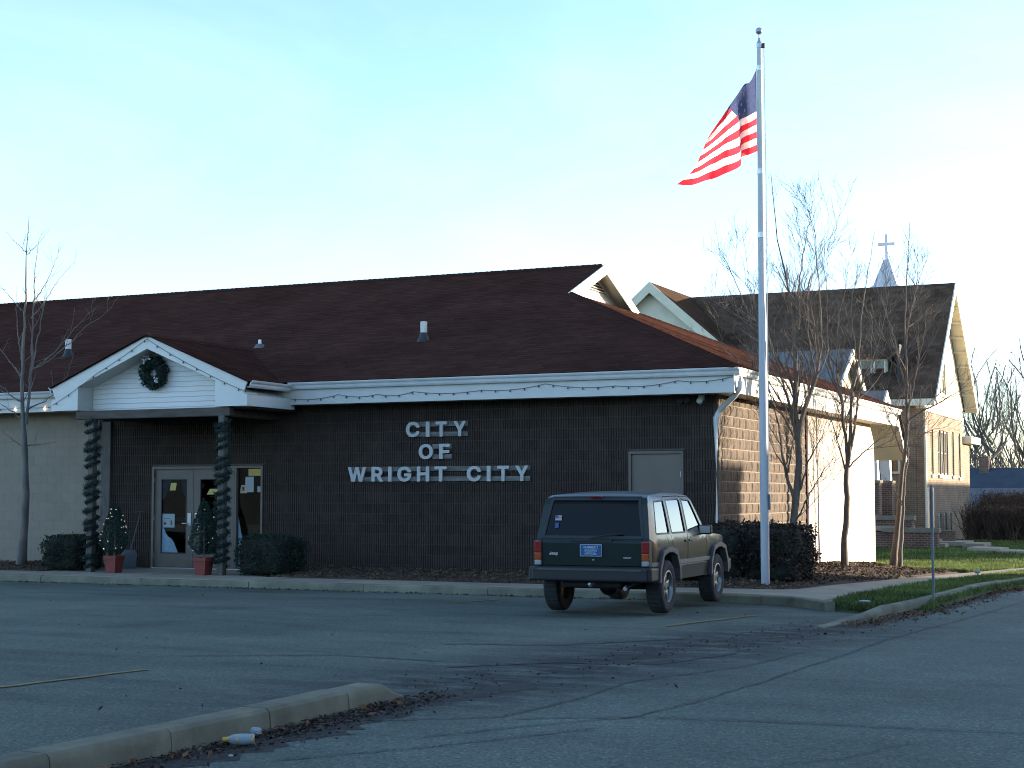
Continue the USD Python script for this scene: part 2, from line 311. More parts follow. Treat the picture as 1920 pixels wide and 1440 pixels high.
def asphalt(name, base, patch):
    """worn asphalt: aggregate speckle, broad tonal drift, oily soil at the driveway mouth (a stain with its own shape)."""
    p0, p1 = np.array([-6.2, 10.8, 0]), np.array([-4.5, 19.0, 0])
    d = (p1 - p0) / np.linalg.norm(p1 - p0); nrm = np.array([d[1], -d[0], 0])
    b = np.asarray(base)
    N = {'g': ('geometry', {}),
         'n1': ('noise_texture', {'scale': 0.35, 'detail': 5.0, 'roughness': 0.6}),
         'r1': ('rgb_ramp', {'ramp': [(0.3, b * 0.72), (0.5, b * 1.0), (0.7, b * 1.32)]}),
         'n2': ('noise_texture', {'scale': 30.0, 'detail': 5.0, 'roughness': 0.9}),
         'r2': ('rgb_ramp', {'ramp': [(0.34, (0.65,) * 3), (0.48, (0.97,) * 3), (0.56, (1.05,) * 3), (0.66, (1.5,) * 3)]}),
         'm1': ('mix_color', {'blend_type': 'multiply', 'fac': 1.0}),
         'vo': ('voronoi_texture', {'scale': 62.0, 'feature': 'f1'}), 'vb': ('separate_xyz', {}), 'vr': ('rgb_ramp', {'ramp': [(0.0, (0.55,) * 3), (0.12, (0.65,) * 3), (0.22, (0.95,) * 3), (0.80, (1.0,) * 3), (0.92, (1.35,) * 3), (1.0, (1.9,) * 3)]}),
         'm1b': ('mix_color', {'blend_type': 'multiply', 'fac': 1.0}),
         'mp': ('mapping', {'scale': (0.22, 0.9, 1.0), 'rotation': (0, 0, 0.12)}),
         'n3': ('noise_texture', {'scale': 1.5, 'detail': 6.0, 'roughness': 0.65}),
         'r3': ('rgb_ramp', {'ramp': [(0.36, (0.66,) * 3), (0.46, (0.92,) * 3), (0.60, (1.0,) * 3), (0.72, (1.25,) * 3)]}),
         'm2': ('mix_color', {'blend_type': 'multiply', 'fac': patch}),
         'sub': ('vector_math', {'math_type': 'subtract', 'vector2': tuple(p0)}),
         'dn': ('vector_math', {'math_type': 'dot_product', 'vector2': tuple(nrm)}),
         'ds': ('vector_math', {'math_type': 'dot_product', 'vector2': tuple(d)}),
         'ab': ('math', {'math_type': 'absolute'}),
         'mr': ('map_range', {'from_min': 0.3, 'from_max': 1.9, 'to_min': 1.0, 'to_max': 0.0, 'clamp': True}),
         'ls': ('map_range', {'from_min': -2.5, 'from_max': 0.5, 'to_min': 0.0, 'to_max': 1.0, 'clamp': True}),
         'le': ('map_range', {'from_min': 8.0, 'from_max': 10.5, 'to_min': 1.0, 'to_max': 0.0, 'clamp': True}),
         'k1': ('math', {'math_type': 'multiply'}), 'k2': ('math', {'math_type': 'multiply'}),
         'mp4': ('mapping', {'scale': (1.0, 2.4, 1.0), 'rotation': (0, 0, 0.3)}),
         'n4': ('noise_texture', {'scale': 1.3, 'detail': 7.0, 'roughness': 0.7}),
         'r4': ('map_range', {'from_min': 0.36, 'from_max': 0.54, 'to_min': 0.0, 'to_max': 1.0, 'clamp': True}),
         'k3': ('math', {'math_type': 'multiply'}),
         'm3': ('mix_color', {'b': (0.014, 0.014, 0.013)}),
         'bn': ('noise_texture', {'scale': 110.0, 'detail': 4.0, 'roughness': 0.7}),
         'bp': ('bump', {'strength': 0.6, 'distance': 0.006}),
         'p': ('principled_bsdf', {'roughness': 0.88, 'specular_ior_level': 0.25})}
    K = [('g.position', 'n1.vector'), ('n1.fac', 'r1.fac'), ('g.position', 'n2.vector'), ('n2.fac', 'r2.fac'), ('r1.color', 'm1.a'), ('r2.color', 'm1.b'),
         ('g.position', 'mp.vector'), ('mp.vector', 'n3.vector'), ('n3.fac', 'r3.fac'), ('g.position', 'vo.vector'), ('vo.color', 'vb.vector'), ('vb.x', 'vr.fac'), ('m1.result', 'm1b.a'), ('vr.color', 'm1b.b'), ('m1b.result', 'm2.a'), ('r3.color', 'm2.b'),
         ('g.position', 'sub.vector1'), ('sub.vector', 'dn.vector1'), ('sub.vector', 'ds.vector1'), ('dn.value', 'ab.value1'), ('ab.value', 'mr.value'),
         ('ds.value', 'ls.value'), ('ds.value', 'le.value'), ('mr.result', 'k1.value1'), ('ls.result', 'k1.value2'), ('k1.value', 'k2.value1'), ('le.result', 'k2.value2'),
         ('g.position', 'mp4.vector'), ('mp4.vector', 'n4.vector'), ('n4.fac', 'r4.value'), ('k2.value', 'k3.value1'), ('r4.result', 'k3.value2'), ('k3.value', 'm3.fac'), ('m2.result', 'm3.a'),
         ('m3.result', 'p.base_color'), ('g.position', 'bn.vector'), ('bn.fac', 'bp.height'), ('bp.normal', 'p.normal')]
    _looks[name] = usdkit.material(stage, f'/World/Looks/{name}', N, K, surface='p.BSDF')
asphalt('asphalt_lot', (0.080, 0.101, 0.082), 1.0)
asphalt('asphalt_street', (0.081, 0.103, 0.085), 0.6)
def brickmat(name, c1, c2, mortar, bw=0.21, bh=0.075):
    _looks[name] = usdkit.material(stage, f'/World/Looks/{name}', {
        'g': ('geometry', {}), 's': ('separate_xyz', {}), 'a': ('math', {'math_type': 'add'}), 'c': ('combine_xyz', {}),
        'b': ('brick_texture', {'color1': c1, 'color2': c2, 'mortar': mortar, 'scale': 1.0, 'mortar_size': 0.009, 'mortar_smooth': 0.2, 'brick_width': bw, 'row_height': bh}),
        'n': ('noise_texture', {'scale': 1.5, 'detail': 4.0}), 'r': ('rgb_ramp', {'ramp': [(0.3, (0.75,) * 3), (0.7, (1.25,) * 3)]}),
        'm': ('mix_color', {'blend_type': 'multiply', 'fac': 1.0}), 'p': ('principled_bsdf', {'roughness': 0.9, 'specular_ior_level': 0.2})},
        [('g.position', 's.vector'), ('s.x', 'a.value1'), ('s.y', 'a.value2'), ('a.value', 'c.x'), ('s.z', 'c.y'), ('c.vector', 'b.vector'),
         ('g.position', 'n.vector'), ('n.fac', 'r.fac'), ('b.color', 'm.a'), ('r.color', 'm.b'), ('m.result', 'p.base_color')], surface='p.BSDF')
brickmat('church_brick', (0.150, 0.102, 0.070), (0.205, 0.145, 0.100), (0.27, 0.22, 0.16))
brickmat('dark_brick', (0.085, 0.045, 0.033), (0.125, 0.062, 0.045), (0.20, 0.16, 0.12))

# ------------------------------------------------------------------ the ground, the lot, the street
rng = np.random.default_rng(7)
WALK_FAR = ([24.6, 25.6, 28.0, 30.0, 39.0, 60.0, 110.0], [-6.75, -6.5, -6.1, -5.85, -4.50, -1.5, 5.5])
WALK_NEAR = ([22.6, 24.2, 30.0, 36.0, 60.0, 110.0], [-5.55, -5.35, -4.80, -4.14, -0.8, 6.2])
KERB = ([18.9, 20.2, 22.5, 26.5, 31.0, 45.0, 60.0, 110.0], [-4.50, -4.22, -3.95, -3.75, -3.30, -1.55, 0.2, 6.9])
FORE = ([-12.0, 7.0, 8.9, 11.05], [-6.75, -6.04, -5.96, -5.97])
SLEFT = (FORE[0] + KERB[0], FORE[1] + KERB[1])
ys = np.r_[np.linspace(-60, 0, 7), np.linspace(2, 62, 31), np.linspace(70, 420, 20)]
obj('ground', sheet(ys, ([-60, 420], [-260, -260]), ([-60, 420], [260, 260]), lambda x, y: gz(y) - 0.16, 40), 'field', kind='structure')
lot = obj('parking_lot', sheet(np.r_[-12, np.linspace(2, 18, 9), np.linspace(19, 24.2, 8)], ([-12, 30], [-60, -60]), ([-12, 19, 23, 24.3], [-3.0, -4.28, -4.1, -4.6]), lotz, 24), 'asphalt_lot', kind='structure')
street = obj('street', sheet(np.r_[-12, np.linspace(0, 40, 41), np.linspace(44, 110, 16)], SLEFT, ([-12, 110], [4.2, 19.0]), lambda x, y: gz(y) + 0.004, 10), 'asphalt_street', kind='structure')
def strip(name, pts, w, zf, mat, parent, wob=0.0, n=24, dz=0.008):
    p = interp2(pts, n); t = np.gradient(p, axis=0); t /= np.linalg.norm(t, axis=1, keepdims=True)
    nr = np.stack([-t[:, 1], t[:, 0]], 1)
    if wob: p = p + nr * (rng.normal(size=(n, 1)) * wob)
    ww = np.asarray(w) * (1 + (rng.uniform(-0.45, 0.45, (n, 1)) if wob else 0))
    a, b = p + nr * ww / 2, p - nr * ww / 2
    v = np.stack([np.c_[a, zf(a[:, 0], a[:, 1]) + dz], np.c_[b, zf(b[:, 0], b[:, 1]) + dz]], 1).reshape(-1, 3)
    k = np.arange(n - 1)[:, None] * 2
    return obj(name, (v, np.vstack([k + [0, 1, 3], k + [0, 3, 2]])), mat, parent)
sz = lambda x, y: gz(y) + 0.004
for pts, w in (([(-4.72, 10.31), (-3.93, 10.78), (-2.79, 10.96), (-1.75, 11.05), (-0.6, 11.2)], 0.020),
               ([(-5.9, 9.6), (-4.83, 10.35), (-4.70, 11.6), (-4.74, 12.77), (-4.17, 14.41), (-4.0, 16.0)], 0.018),
               ([(-4.9, 9.3), (-4.45, 10.08), (-3.93, 10.81), (-3.71, 12.82), (-3.59, 15.5), (-3.5, 17.68), (-3.06, 22.28), (-2.7, 27)], 0.016),
               ([(-5.3, 8.1), (-4.7, 8.9), (-4.3, 9.6), (-4.0, 10.1)], 0.018), ([(-4.2, 7.6), (-3.6, 8.3), (-3.3, 8.8)], 0.018),
               ([(-3.0, 8.4), (-2.2, 9.6), (-1.9, 10.4)], 0.010)):
    strip('crack', pts, w, sz, 'crack_fill', street, 0.016, 140)
for pts, w in (([(-6.7, 13.2), (-5.9, 14.0), (-5.0, 14.2), (-4.6, 15.6)], 0.05), ([(-7.8, 15.2), (-6.6, 15.6), (-5.6, 16.9), (-4.9, 17.2)], 0.04),
               ([(-9.6, 13.0), (-8.2, 13.7), (-7.0, 13.6)], 0.03), ([(-6.9, 19.9), (-5.9, 20.6), (-5.2, 20.9), (-4.7, 21.7)], 0.035), ([(-13, 16), (-11, 17.4), (-9.5, 17.9)], 0.02)):
    strip('crack', pts, w, lotz, 'crack_fill', lot, 0.02, 40)
for pts in ([(-9.85, 7.6), (-9.39, 10.22), (-9.13, 11.84)], [(-6.35, 18.3), (-6.21, 19.06), (-5.98, 20.42), (-5.9, 20.9)], [(-20.4, 21.6), (-20.2, 22.4), (-20.0, 23.3)],
            [(-10.9, 21.6), (-10.6, 22.9)]):
    strip('painted_line', pts, 0.085, lotz, 'line_yellow', lot, 0.004, 24)

strip('gutter_dirt', [(x_ + 0.20, y_) for x_, y_ in ((-6.25, 2.0), (-6.04, 7.0), (-5.96, 8.9), (-5.97, 11.05), (-5.6, 12.3))], 0.42, sz, 'damp_soil', street, 0.035, 90, 0.002)
strip('gutter_dirt', [(x_ + 0.16, y_) for x_, y_ in ((-4.45, 19.0), (-3.95, 22.5), (-3.75, 26.5), (-3.3, 31.0), (-2.4, 38))], 0.36, sz, 'damp_soil', street, 0.035, 90, 0.002)
# kerbs: cast sections with open joints
def kerb(parent, pts, zf, h=0.15, w=0.17, seg=2.6, taper0=0.0, taper1=0.0, mat='kerb_concrete'):
    pts = interp2(pts, 400); d = np.r_[0, np.cumsum(np.linalg.norm(np.diff(pts, axis=0), axis=1))]; tot = d[-1]
    cuts = np.r_[np.arange(0, tot, seg), tot]
    for a, b in zip(cuts[:-1], cuts[1:]):
        if b - a < 0.2: continue
        s = np.linspace(a + 0.006, b - 0.006, 25); p = np.stack([np.interp(s, d, pts[:, 0]), np.interp(s, d, pts[:, 1])], 1)
        t = np.gradient(p, axis=0); t /= np.linalg.norm(t, axis=1, keepdims=True); nr = np.stack([-t[:, 1], t[:, 0]], 1)  # towards the left of travel
        hh = np.full(25, h)
        if taper0: hh = np.minimum(hh, 0.012 + (h - 0.012) * np.clip(s / taper0, 0, 1))
        if taper1: hh = np.minimum(hh, 0.012 + (h - 0.012) * np.clip((tot - s) / taper1, 0, 1))
        jz = rng.uniform(-0.006, 0.006); jo = rng.uniform(-0.006, 0.006)
        z0 = zf(p[:, 0], p[:, 1])
        rows = []
        for o, k in ((0.0, -0.6), (0.012, 0.55), (0.022, 0.86), (0.05, 1.0), (w - 0.02, 1.0), (w, 0.88), (w, -0.6)):
            q = p + nr * (o + jo); rows.append(np.c_[q, z0 + (hh + jz) * k if k > 0 else z0 + hh * 0 - 0.12])
        v = np.stack(rows, 1).reshape(-1, 3); m = len(rows)
        v[:, 2] += 0.010 * (meshkit.fbm(v * 3.0, 3) - 0.5); ch_ = meshkit.noise(v * 9.0, 5) > 0.80; v[:, 2] -= np.where(ch_ & (v[:, 2] > z0.min() + 0.05), rng.uniform(0.0, 0.018, len(v)), 0); v[:, :2] += 0.010 * (meshkit.fbm(v * 4.0 + 9, 3) - 0.5)[:, None]
        i, j = np.meshgrid(np.arange(24), np.arange(m - 1), indexing='ij')
        q = np.stack([i * m + j, (i + 1) * m + j, (i + 1) * m + j + 1, i * m + j + 1], -1).reshape(-1, 4)
        f = np.vstack([q[:, [0, 2, 1]], q[:, [0, 3, 2]]])
        k = np.arange(1, m - 1)
        f = np.vstack([f, np.stack([0 * k, k, k + 1], 1), np.stack([0 * k, k + 1, k], 1) + 24 * m])
        obj('kerb_section', (v, f), mat, parent, smooth=35)
k0 = thing('street_kerb', kind='structure')
kerb(k0, [(x, y) for y, x in zip(*FORE)][1:], lambda x, y: 0 * y, h=0.155, w=0.26, seg=1.05, taper1=0.36)
kerb(k0, [(-6.75, -12), (-6.04, 7.0)], lambda x, y: 0 * y, h=0.155, w=0.26, seg=2.6)
kerb(k0, [(x, y) for y, x in zip(*KERB)], lambda x, y: gz(y), h=0.15, seg=2.4, taper0=2.2)
k1 = thing('lot_kerb', kind='structure')
kerb(k1, [(-45, 23.9), (-8.2, 23.9), (-7.2, 23.85), (-6.3, 23.6), (-5.65, 22.9), (-5.3, 22.3)], lotz, h=0.135, w=0.15, seg=2.4)

# pavements: separate slabs
walk = thing('pavement', kind='structure')
def slab(poly, z, mat='concrete', parent=walk, th=0.12):
    c = np.mean(poly, axis=0); q = [(c + (np.asarray(p) - c) * (1 - 0.006 / max(0.3, np.linalg.norm(np.asarray(p) - c)))) for p in poly]
    e = trimesh.creation.extrude_polygon(sg.Polygon(q), 1.0, engine='earcut'); v = np.array(e.vertices)
    v[:, 2] = (z(v[:, 1]) if callable(z) else z) - th * (v[:, 2] < 0.5); m = (v, np.array(e.faces))
    obj('slab', m, mat, parent)
xs = np.arange(-45.0, -7.6, 1.52)
for a, b in zip(xs[:-1], xs[1:]):
    slab([(a, 24.05), (b, 24.05), (b, 25.2), (a, 25.2)], 0.066 + rng.uniform(-0.003, 0.003))
for a, b in zip(np.linspace(-22.1, -16.9, 5)[:-1], np.linspace(-22.1, -16.9, 5)[1:]):
    slab([(a, 25.2), (b, 25.2), (b, 27.36), (a, 27.36)], 0.066)
xe = xs[-1]
slab([(-9, 24.03), (-7.2, 23.97), (-6.24, 23.70), (-5.58, 22.97), (-5.22, 22.35), (-5.28, 24.3), (-6.7, 25.4), (-9, 25.3)], 0.045)
slab([(xe, 24.05), (-7.15, 24.02), (-6.7, 25.35), (xe, 25.2)], 0.068)
slab([(-7.15, 24.02), (-6.25, 23.75), (-5.5, 23.0), (-5.35, 24.2), (-6.7, 25.35)], lambda y: gz(y) + 0.070)
yy = np.r_[24.2, np.arange(25.6, 106, 1.5)]
for a, b in zip(yy[:-1], yy[1:]):
    fa = lambda y: (np.interp(y, *WALK_FAR), y); na = lambda y: (np.interp(y, *WALK_NEAR), y)
    A = (-6.7, 25.35) if a == 24.2 else fa(a)
    slab([na(a), na(b), fa(b), A], lambda y: gz(y) + 0.070)
path = thing('church_path', kind='structure')
for poly, z in (([(-9.9, 55.6), (-8.3, 55.6), (-8.3, 57.6), (-9.9, 57.6)], 0.02), ([(-8.25, 54.6), (-7.55, 54.6), (-7.55, 56.4), (-8.25, 56.4)], 0.0), ([(-7.6, 51.2), (-6.5, 50.4), (-6.4, 51.9), (-7.5, 52.6)], -0.02),
                ([(-6.5, 50.2), (-5.3, 49.6), (-5.3, 51.0), (-6.5, 51.6)], -0.07), ([(-5.3, 47.6), (-3.5, 46.8), (-3.5, 48.4), (-5.3, 49.2)], -0.10), ([(-9.5, 53.9), (-8.7, 53.9), (-8.7, 54.6), (-9.5, 54.6)], 0.0)):
    slab(poly, z, parent=path, th=0.2)

# mulch beds, verge, lawn
def bed(name, ys, xl, xr, zf, nx, mat, amp, seed, **k):
    def z(x, y): return zf(x, y) + amp * (meshkit.fbm(np.stack([x * 2.2, y * 2.2, 0 * x], -1), 4, seed) - 0.5)
    m = sheet(ys, xl, xr, z, nx); n_ = len(ys); g_ = np.arange(n_ * nx).reshape(n_, nx)
    for e_ in (g_[0], g_[-1], g_[:, 0], g_[:, -1]): m[0][e_, 2] -= 0.13 / 2
    return obj(name, m, mat, smooth=True, **k), z
side_bed_z = lambda x, y: gz(y) + 0.06 + 0.17 * np.exp(-((x + 8.0) / 1.2) ** 2) * np.interp(y, [25.3, 27, 35, 38], [0.3, 1, 1, 0.3])
bedR, zR = bed('mulch_bed', np.linspace(25.25, 37.6, 70), ([25.2, 27.35, 27.45, 40], [-8.2, -8.2, -8.45, -8.45]), ([25.25, 25.7, 28.0, 30, 37.5], [-6.72, -6.5, -6.12, -5.87, -5.4]), side_bed_z, 26, 'mulch', 0.10, 3, kind='structure')
bedF, zF = bed('mulch_bed', np.linspace(25.2, 27.42, 14), ([0, 50], [-16.85, -16.85]), ([0, 50], [-8.2, -8.2]), lambda x, y: 0.075 + 0.05 * (y - 25.2), 60, 'mulch', 0.07, 4, kind='structure')
bedL, zL = bed('mulch_bed', np.linspace(25.2, 27.42, 14), ([0, 50], [-45, -45]), ([0, 50], [-22.12, -22.12]), lambda x, y: 0.075 + 0.04 * (y - 25.2), 120, 'mulch', 0.07, 5, kind='structure')
lawn_z = lambda x, y: gz(y) + 0.055
bed('lawn', np.linspace(36.2, 66, 50), ([36, 41.5, 42, 66], [-8.5, -8.6, -14.0, -14.0]), ([36.2, 37.6, 39, 66], [-5.35, -4.72, -4.52, -0.68]), lawn_z, 24, 'lawn_base', 0.05, 6, kind='structure')
verge_l = (WALK_NEAR[0], [x + 0.02 for x in WALK_NEAR[1]])
verge_r = ([20.6, 22.5, 26.5, 31.0, 45.0, 60.0, 110.0], [-4.05, -3.80, -3.60, -3.15, -1.4, 0.35, 7.0])
bed('verge', np.linspace(22.0, 90, 90), ([22.0, 22.5, 24.2] + WALK_NEAR[0][2:], [-4.9, -5.35, -5.33] + [x + 0.02 for x in WALK_NEAR[1][2:]]), verge_r, lambda x, y: gz(y) - 0.06 + 0.145 * np.clip((y - 21.9) / 1.0, 0, 1), 8, 'lawn_base', 0.06, 8, kind='structure')
def blades(n, ylo, yhi, left, right, zf, h, wd, name, seed, dens=1.0):
    r = np.random.default_rng(seed)
    y = ylo + (yhi - ylo) * r.uniform(0, 1, n) ** 1.35; x = np.interp(y, *left) + (np.interp(y, *right) - np.interp(y, *left)) * r.uniform(0, 1, n)
    z = zf(x, y) - 0.01; ang = r.uniform(0, 2 * PI, n)
    hh = h * r.uniform(0.5, 1.3, n); w = wd * (1 + (y - ylo) / 14)
    lean = r.normal(size=(n, 2)) * 0.4 * hh[:, None]
    c, s = np.cos(ang) * w / 2, np.sin(ang) * w / 2
    v = np.stack([np.stack([x - c, y - s, z], -1), np.stack([x + c, y + s, z], -1), np.stack([x + lean[:, 0], y + lean[:, 1], z + hh], -1)], 1).reshape(-1, 3)
    obj(name, (v, np.arange(3 * n).reshape(-1, 3)), 'grass', tone=np.repeat(np.clip(r.uniform(-0.15, 0.85, n) + 0.9 * (meshkit.fbm(np.stack([x * 0.9, y * 0.9, 0 * x], -1), 3, seed) - 0.5) + 0.15, 0, 1), 3), label='short green winter grass on the ' + ('verge' if 'verge' in name else 'church lawn'), kind='stuff')
vz = lambda x, y: gz(y) - 0.06 + 0.145 * np.clip((y - 21.9) / 1.0, 0, 1)
blades(42000, 22.2, 60, ([22.2, 22.5, 24.2] + WALK_NEAR[0][2:], [-4.8, -5.3, -5.30] + [x + 0.03 for x in WALK_NEAR[1][2:]]), verge_r, vz, 0.07, 0.016, 'verge_grass', 11)
blades(60000, 36.3, 64, ([36, 41.5, 42, 66], [-8.4, -8.5, -13.5, -13.5]), ([36.2, 37.6, 39, 66], [-5.4, -4.78, -4.58, -0.75]), lawn_z, 0.07, 0.022, 'lawn_grass', 12)
def chips(n, x, y, z, size, mat, name, label, seed, flat=0.5, asp=0.5):
    r = np.random.default_rng(seed); c = np.stack([x, y, z + r.uniform(0.0, 0.02, len(x))], -1)
    v, f = leaves(c, size * r.uniform(0.5, 1.4, len(x)), r, up=flat, aspect=asp)
    obj(name, (v, f), mat, tone=np.repeat(r.uniform(0, 1, len(x)) ** 1.2, 4), label=label, kind='stuff')
def inpoly(n, ylo, yhi, left, right, r):
    y = r.uniform(ylo, yhi, n); return np.interp(y, *left) + (np.interp(y, *right) - np.interp(y, *left)) * r.uniform(0, 1, n), y
r = np.random.default_rng(21)
x, y = inpoly(9000, 25.4, 37.4, ([25.2, 27.35, 27.45, 40], [-8.2, -8.2, -8.4, -8.4]), ([25.25, 25.7, 28.0, 30, 37.5], [-6.8, -6.55, -6.2, -5.95, -5.5]), r)
chips(0, x, y, zR(x, y), 0.06, 'mulch', 'mulch_chips', 'loose bark mulch chips', 22)
x, y = r.uniform(-16.8, -8.3, 4500), r.uniform(25.25, 27.35, 4500); chips(0, x, y, zF(x, y), 0.055, 'mulch', 'mulch_chips', 'loose bark mulch chips', 23)
x, y = r.uniform(-27, -22.2, 2500), r.uniform(25.25, 27.35, 2500); chips(0, x, y, zL(x, y), 0.055, 'mulch', 'mulch_chips', 'loose bark mulch chips', 24)
# leaf litter along the kerbs
y = np.r_[r.uniform(5.0, 11.3, 1700), r.normal(9.6, 0.8, 1300)]; y = y[(y > 4) & (y < 11.6)]
o = np.abs(r.normal(0, 0.17, len(y))); x = np.interp(y, *SLEFT) + 0.02 + o
chips(0, x, y, 0.006 + 0.012 * np.exp(-o / 0.1), 0.034, 'wet_leaf', 'leaf_litter', 'wet brown leaf litter in the gutter', 25, flat=0.3)
y = r.uniform(4.6, 10.9, 70); x = np.interp(y, *SLEFT) + 0.03 + np.abs(r.normal(0, 0.16, len(y)))
chips(0, x, y, 0 * y + 0.022, 0.060, 'dry_leaf', 'leaf_litter', 'dry orange leaves on the gutter litter', 26, flat=0.5, asp=0.7)
y = r.uniform(19.2, 40, 2600); o = np.abs(r.normal(0, 0.22, len(y))); x = np.interp(y, *KERB) + 0.02 + o
chips(0, x, y, gz(y) + 0.005 + 0.03 * np.exp(-o / 0.1), 0.05, 'dry_leaf', 'leaf_litter', 'brown leaves against the far kerb', 27, flat=0.45)
t = r.uniform(0, 1, 900); x = -6.1 + 1.7 * t + r.normal(0, 0.4, 900); y = 11.2 + 8.2 * t + r.normal(0, 0.5, 900)
chips(0, x, y, 0 * y + 0.004, 0.028, 'wet_leaf', 'leaf_litter', 'dark crumbs and soil at the driveway mouth', 28, flat=0.3)
x = r.uniform(-24, -8, 900); chips(0, x, 23.86 - np.abs(r.normal(0, 0.07, 900)), 0 * x - 0.066, 0.05, 'wet_leaf', 'leaf_litter', 'brown leaves at the foot of the lot kerb', 29, flat=0.4)
x, y = r.uniform(-18, -4, 170), r.uniform(6, 23, 170); ok = x < np.interp(y, *SLEFT) + 2; x, y = x[ok], y[ok]
chips(0, x, y, lotz(x, y) + 0.006, 0.04, 'wet_leaf', 'leaf_litter', 'scattered dark leaves and grit on the asphalt', 30, flat=0.25)
x, y = r.uniform(-8.6, -6.5, 160), r.uniform(26, 29, 160); chips(0, x, y, zR(x, y) + 0.02, 0.08, 'dry_leaf', 'leaf_litter', 'tan leaves on the bed by the flagpole', 31, flat=0.5)

# ------------------------------------------------------------------ city hall
YW, XW = 27.4, -8.44                       # front wall plane, side wall plane
hall = thing('city_hall', 'long low dark block building with brown hip roof and white fascia', 'building')
def fluted(w, h):
    n = max(1, int(round(w / 0.0496))); p = w / n; s = []
    for k in range(n):
        a = k * p; s += [(a + 0.004, -0.017), (a + 0.013, 0.0), (a + p - 0.013, 0.0), (a + p - 0.004, -0.017)]
    s = np.array(s); m = len(s)
    fr = [np.c_[s[:, 0], np.full(m, z), s[:, 1]] for z in (0, h)]; bk = [np.c_[s[:, 0], np.full(m, z), np.full(m, -0.04)] for z in (0, h)]
    v = np.vstack(fr + bk); k = np.arange(m - 1)
    f = [np.stack([k, k + 1, k + 1 + m], 1), np.stack([k, k + 1 + m, k + m], 1), np.stack([k + m, k + 1 + m, k + 1 + 3 * m], 1), np.stack([k + m, k + 1 + 3 * m, k + 3 * m], 1),
         np.stack([k + 2 * m, k + 1 + 2 * m, k + 1], 1), np.stack([k + 2 * m, k + 1, k], 1)]
    return v, np.vstack(f)                  # local (s, z, out)
def splitface(w, h, seed):
    nx, nz = max(4, int(w / 0.028)), 5
    X, Z = np.meshgrid(np.linspace(0, w, nx), np.linspace(0, h, nz)); q = np.random.default_rng(seed)
    D = 0.026 * meshkit.fbm(np.stack([X * 34 + seed * 3.1, Z * 6, 0 * X + seed], -1), 3, 5) + 0.006
    D[:, 0] = D[:, -1] = 0.002; D[0] *= 0.35; D[-1] *= 0.35
    v = np.stack([X, Z, D - 0.006], -1).reshape(-1, 3)
    i, j = np.meshgrid(np.arange(nz - 1), np.arange(nx - 1), indexing='ij'); a = (i * nx + j).ravel()
    f = np.vstack([np.stack([a, a + 1, a + nx + 1], 1), np.stack([a, a + nx + 1, a + nx], 1)])
    rim = np.r_[np.arange(nx), np.arange(1, nz) * nx + nx - 1, (nz - 1) * nx + np.arange(nx - 2, -1, -1), np.arange(nz - 2, 0, -1) * nx]
    b = v[rim].copy(); b[:, 2] = -0.03; n0 = len(v); m = len(rim); k = np.arange(m)
    v = np.vstack([v, b]); f = np.vstack([f, np.stack([rim, n0 + k, n0 + (k + 1) % m], 1), np.stack([rim, n0 + (k + 1) % m, rim[(k + 1) % m]], 1)])
    return v, f
def painted(w, h):
    b = 0.0015
    v = np.array([[0, 0, -.03], [w, 0, -.03], [w, h, -.03], [0, h, -.03], [0, 0, -b], [w, 0, -b], [w, h, -b], [0, h, -b], [b, b, 0], [w - b, b, 0], [w - b, h - b, 0], [b, h - b, 0]])
    f = [[8, 9, 10], [8, 10, 11]]
    for k in range(4):
        l = (k + 1) % 4; f += [[k, l, 4 + l], [k, 4 + l, 4 + k], [4 + k, 4 + l, 8 + l], [4 + k, 8 + l, 8 + k]]
    return v, np.array(f)
def blockwall(parent, name, s0, s1, z0, z1, frame, maker, mat, holes=(), limit=300, order=None, mort=0.01, seed=1, head=None):
    """running-bond courses of 0.2032 x 0.406; frame(local)->world. The largest ones in the photo are prims, the rest one stuff part."""
    out, k = [], 0
    for c in range(int((z1 - z0) / 0.2032) + 1):
        za, zb = z0 + c * 0.2032, min(z0 + (c + 1) * 0.2032 - mort, z1)
        if zb - za < 0.03: continue
        e = np.unique(np.r_[s0, np.arange(s0 - (0.2032 if c % 2 else 0), s1, 0.4064), s1]); e = e[(e >= s0) & (e <= s1)]
        for a, b in zip(e[:-1], e[1:]):
            hd = mort if head is None else head; segs = [(a + hd / 2, b - hd / 2, za, zb)]
            for (h0, h1, g0, g1) in holes:
                nxt = []
                for (p, q, u, w) in segs:
                    if q <= h0 or p >= h1 or w <= g0 or u >= g1: nxt.append((p, q, u, w)); continue
                    if p < h0: nxt.append((p, h0, u, w))
                    if q > h1: nxt.append((h1, q, u, w))
                    if w > g1 + 0.02: nxt.append((max(p, h0), min(q, h1), g1, w))
                segs = nxt
            for sgm in segs:
                if sgm[1] - sgm[0] > 0.03 and sgm[3] - sgm[2] > 0.03: out.append(sgm)
    if order: out.sort(key=order)
    rest = MB()
    for (p, q, u, w) in out:
        k += 1
        m = maker(q - p, w - u, seed + k) if maker is splitface else maker(q - p, w - u)
        lv = m[0] + np.array([p, u, 0]); wv = frame(lv)
        if k <= limit: obj(name, (wv, m[1]), mat, parent)
        else: rest.add((wv, m[1]))
    if rest.n: obj(name, rest.mesh, mat, parent, kind='stuff')
front = lambda v: np.stack([v[:, 0], YW - v[:, 2], v[:, 1]], -1)
side = lambda v: np.stack([XW + v[:, 2], v[:, 0], v[:, 1]], -1)
DOOR = (-21.06, -18.22, 0.0, 2.24); UDOOR = (-10.16, -9.08, 0.0, 2.44)
ZB, ZT = 0.04, 3.50
core = MB()
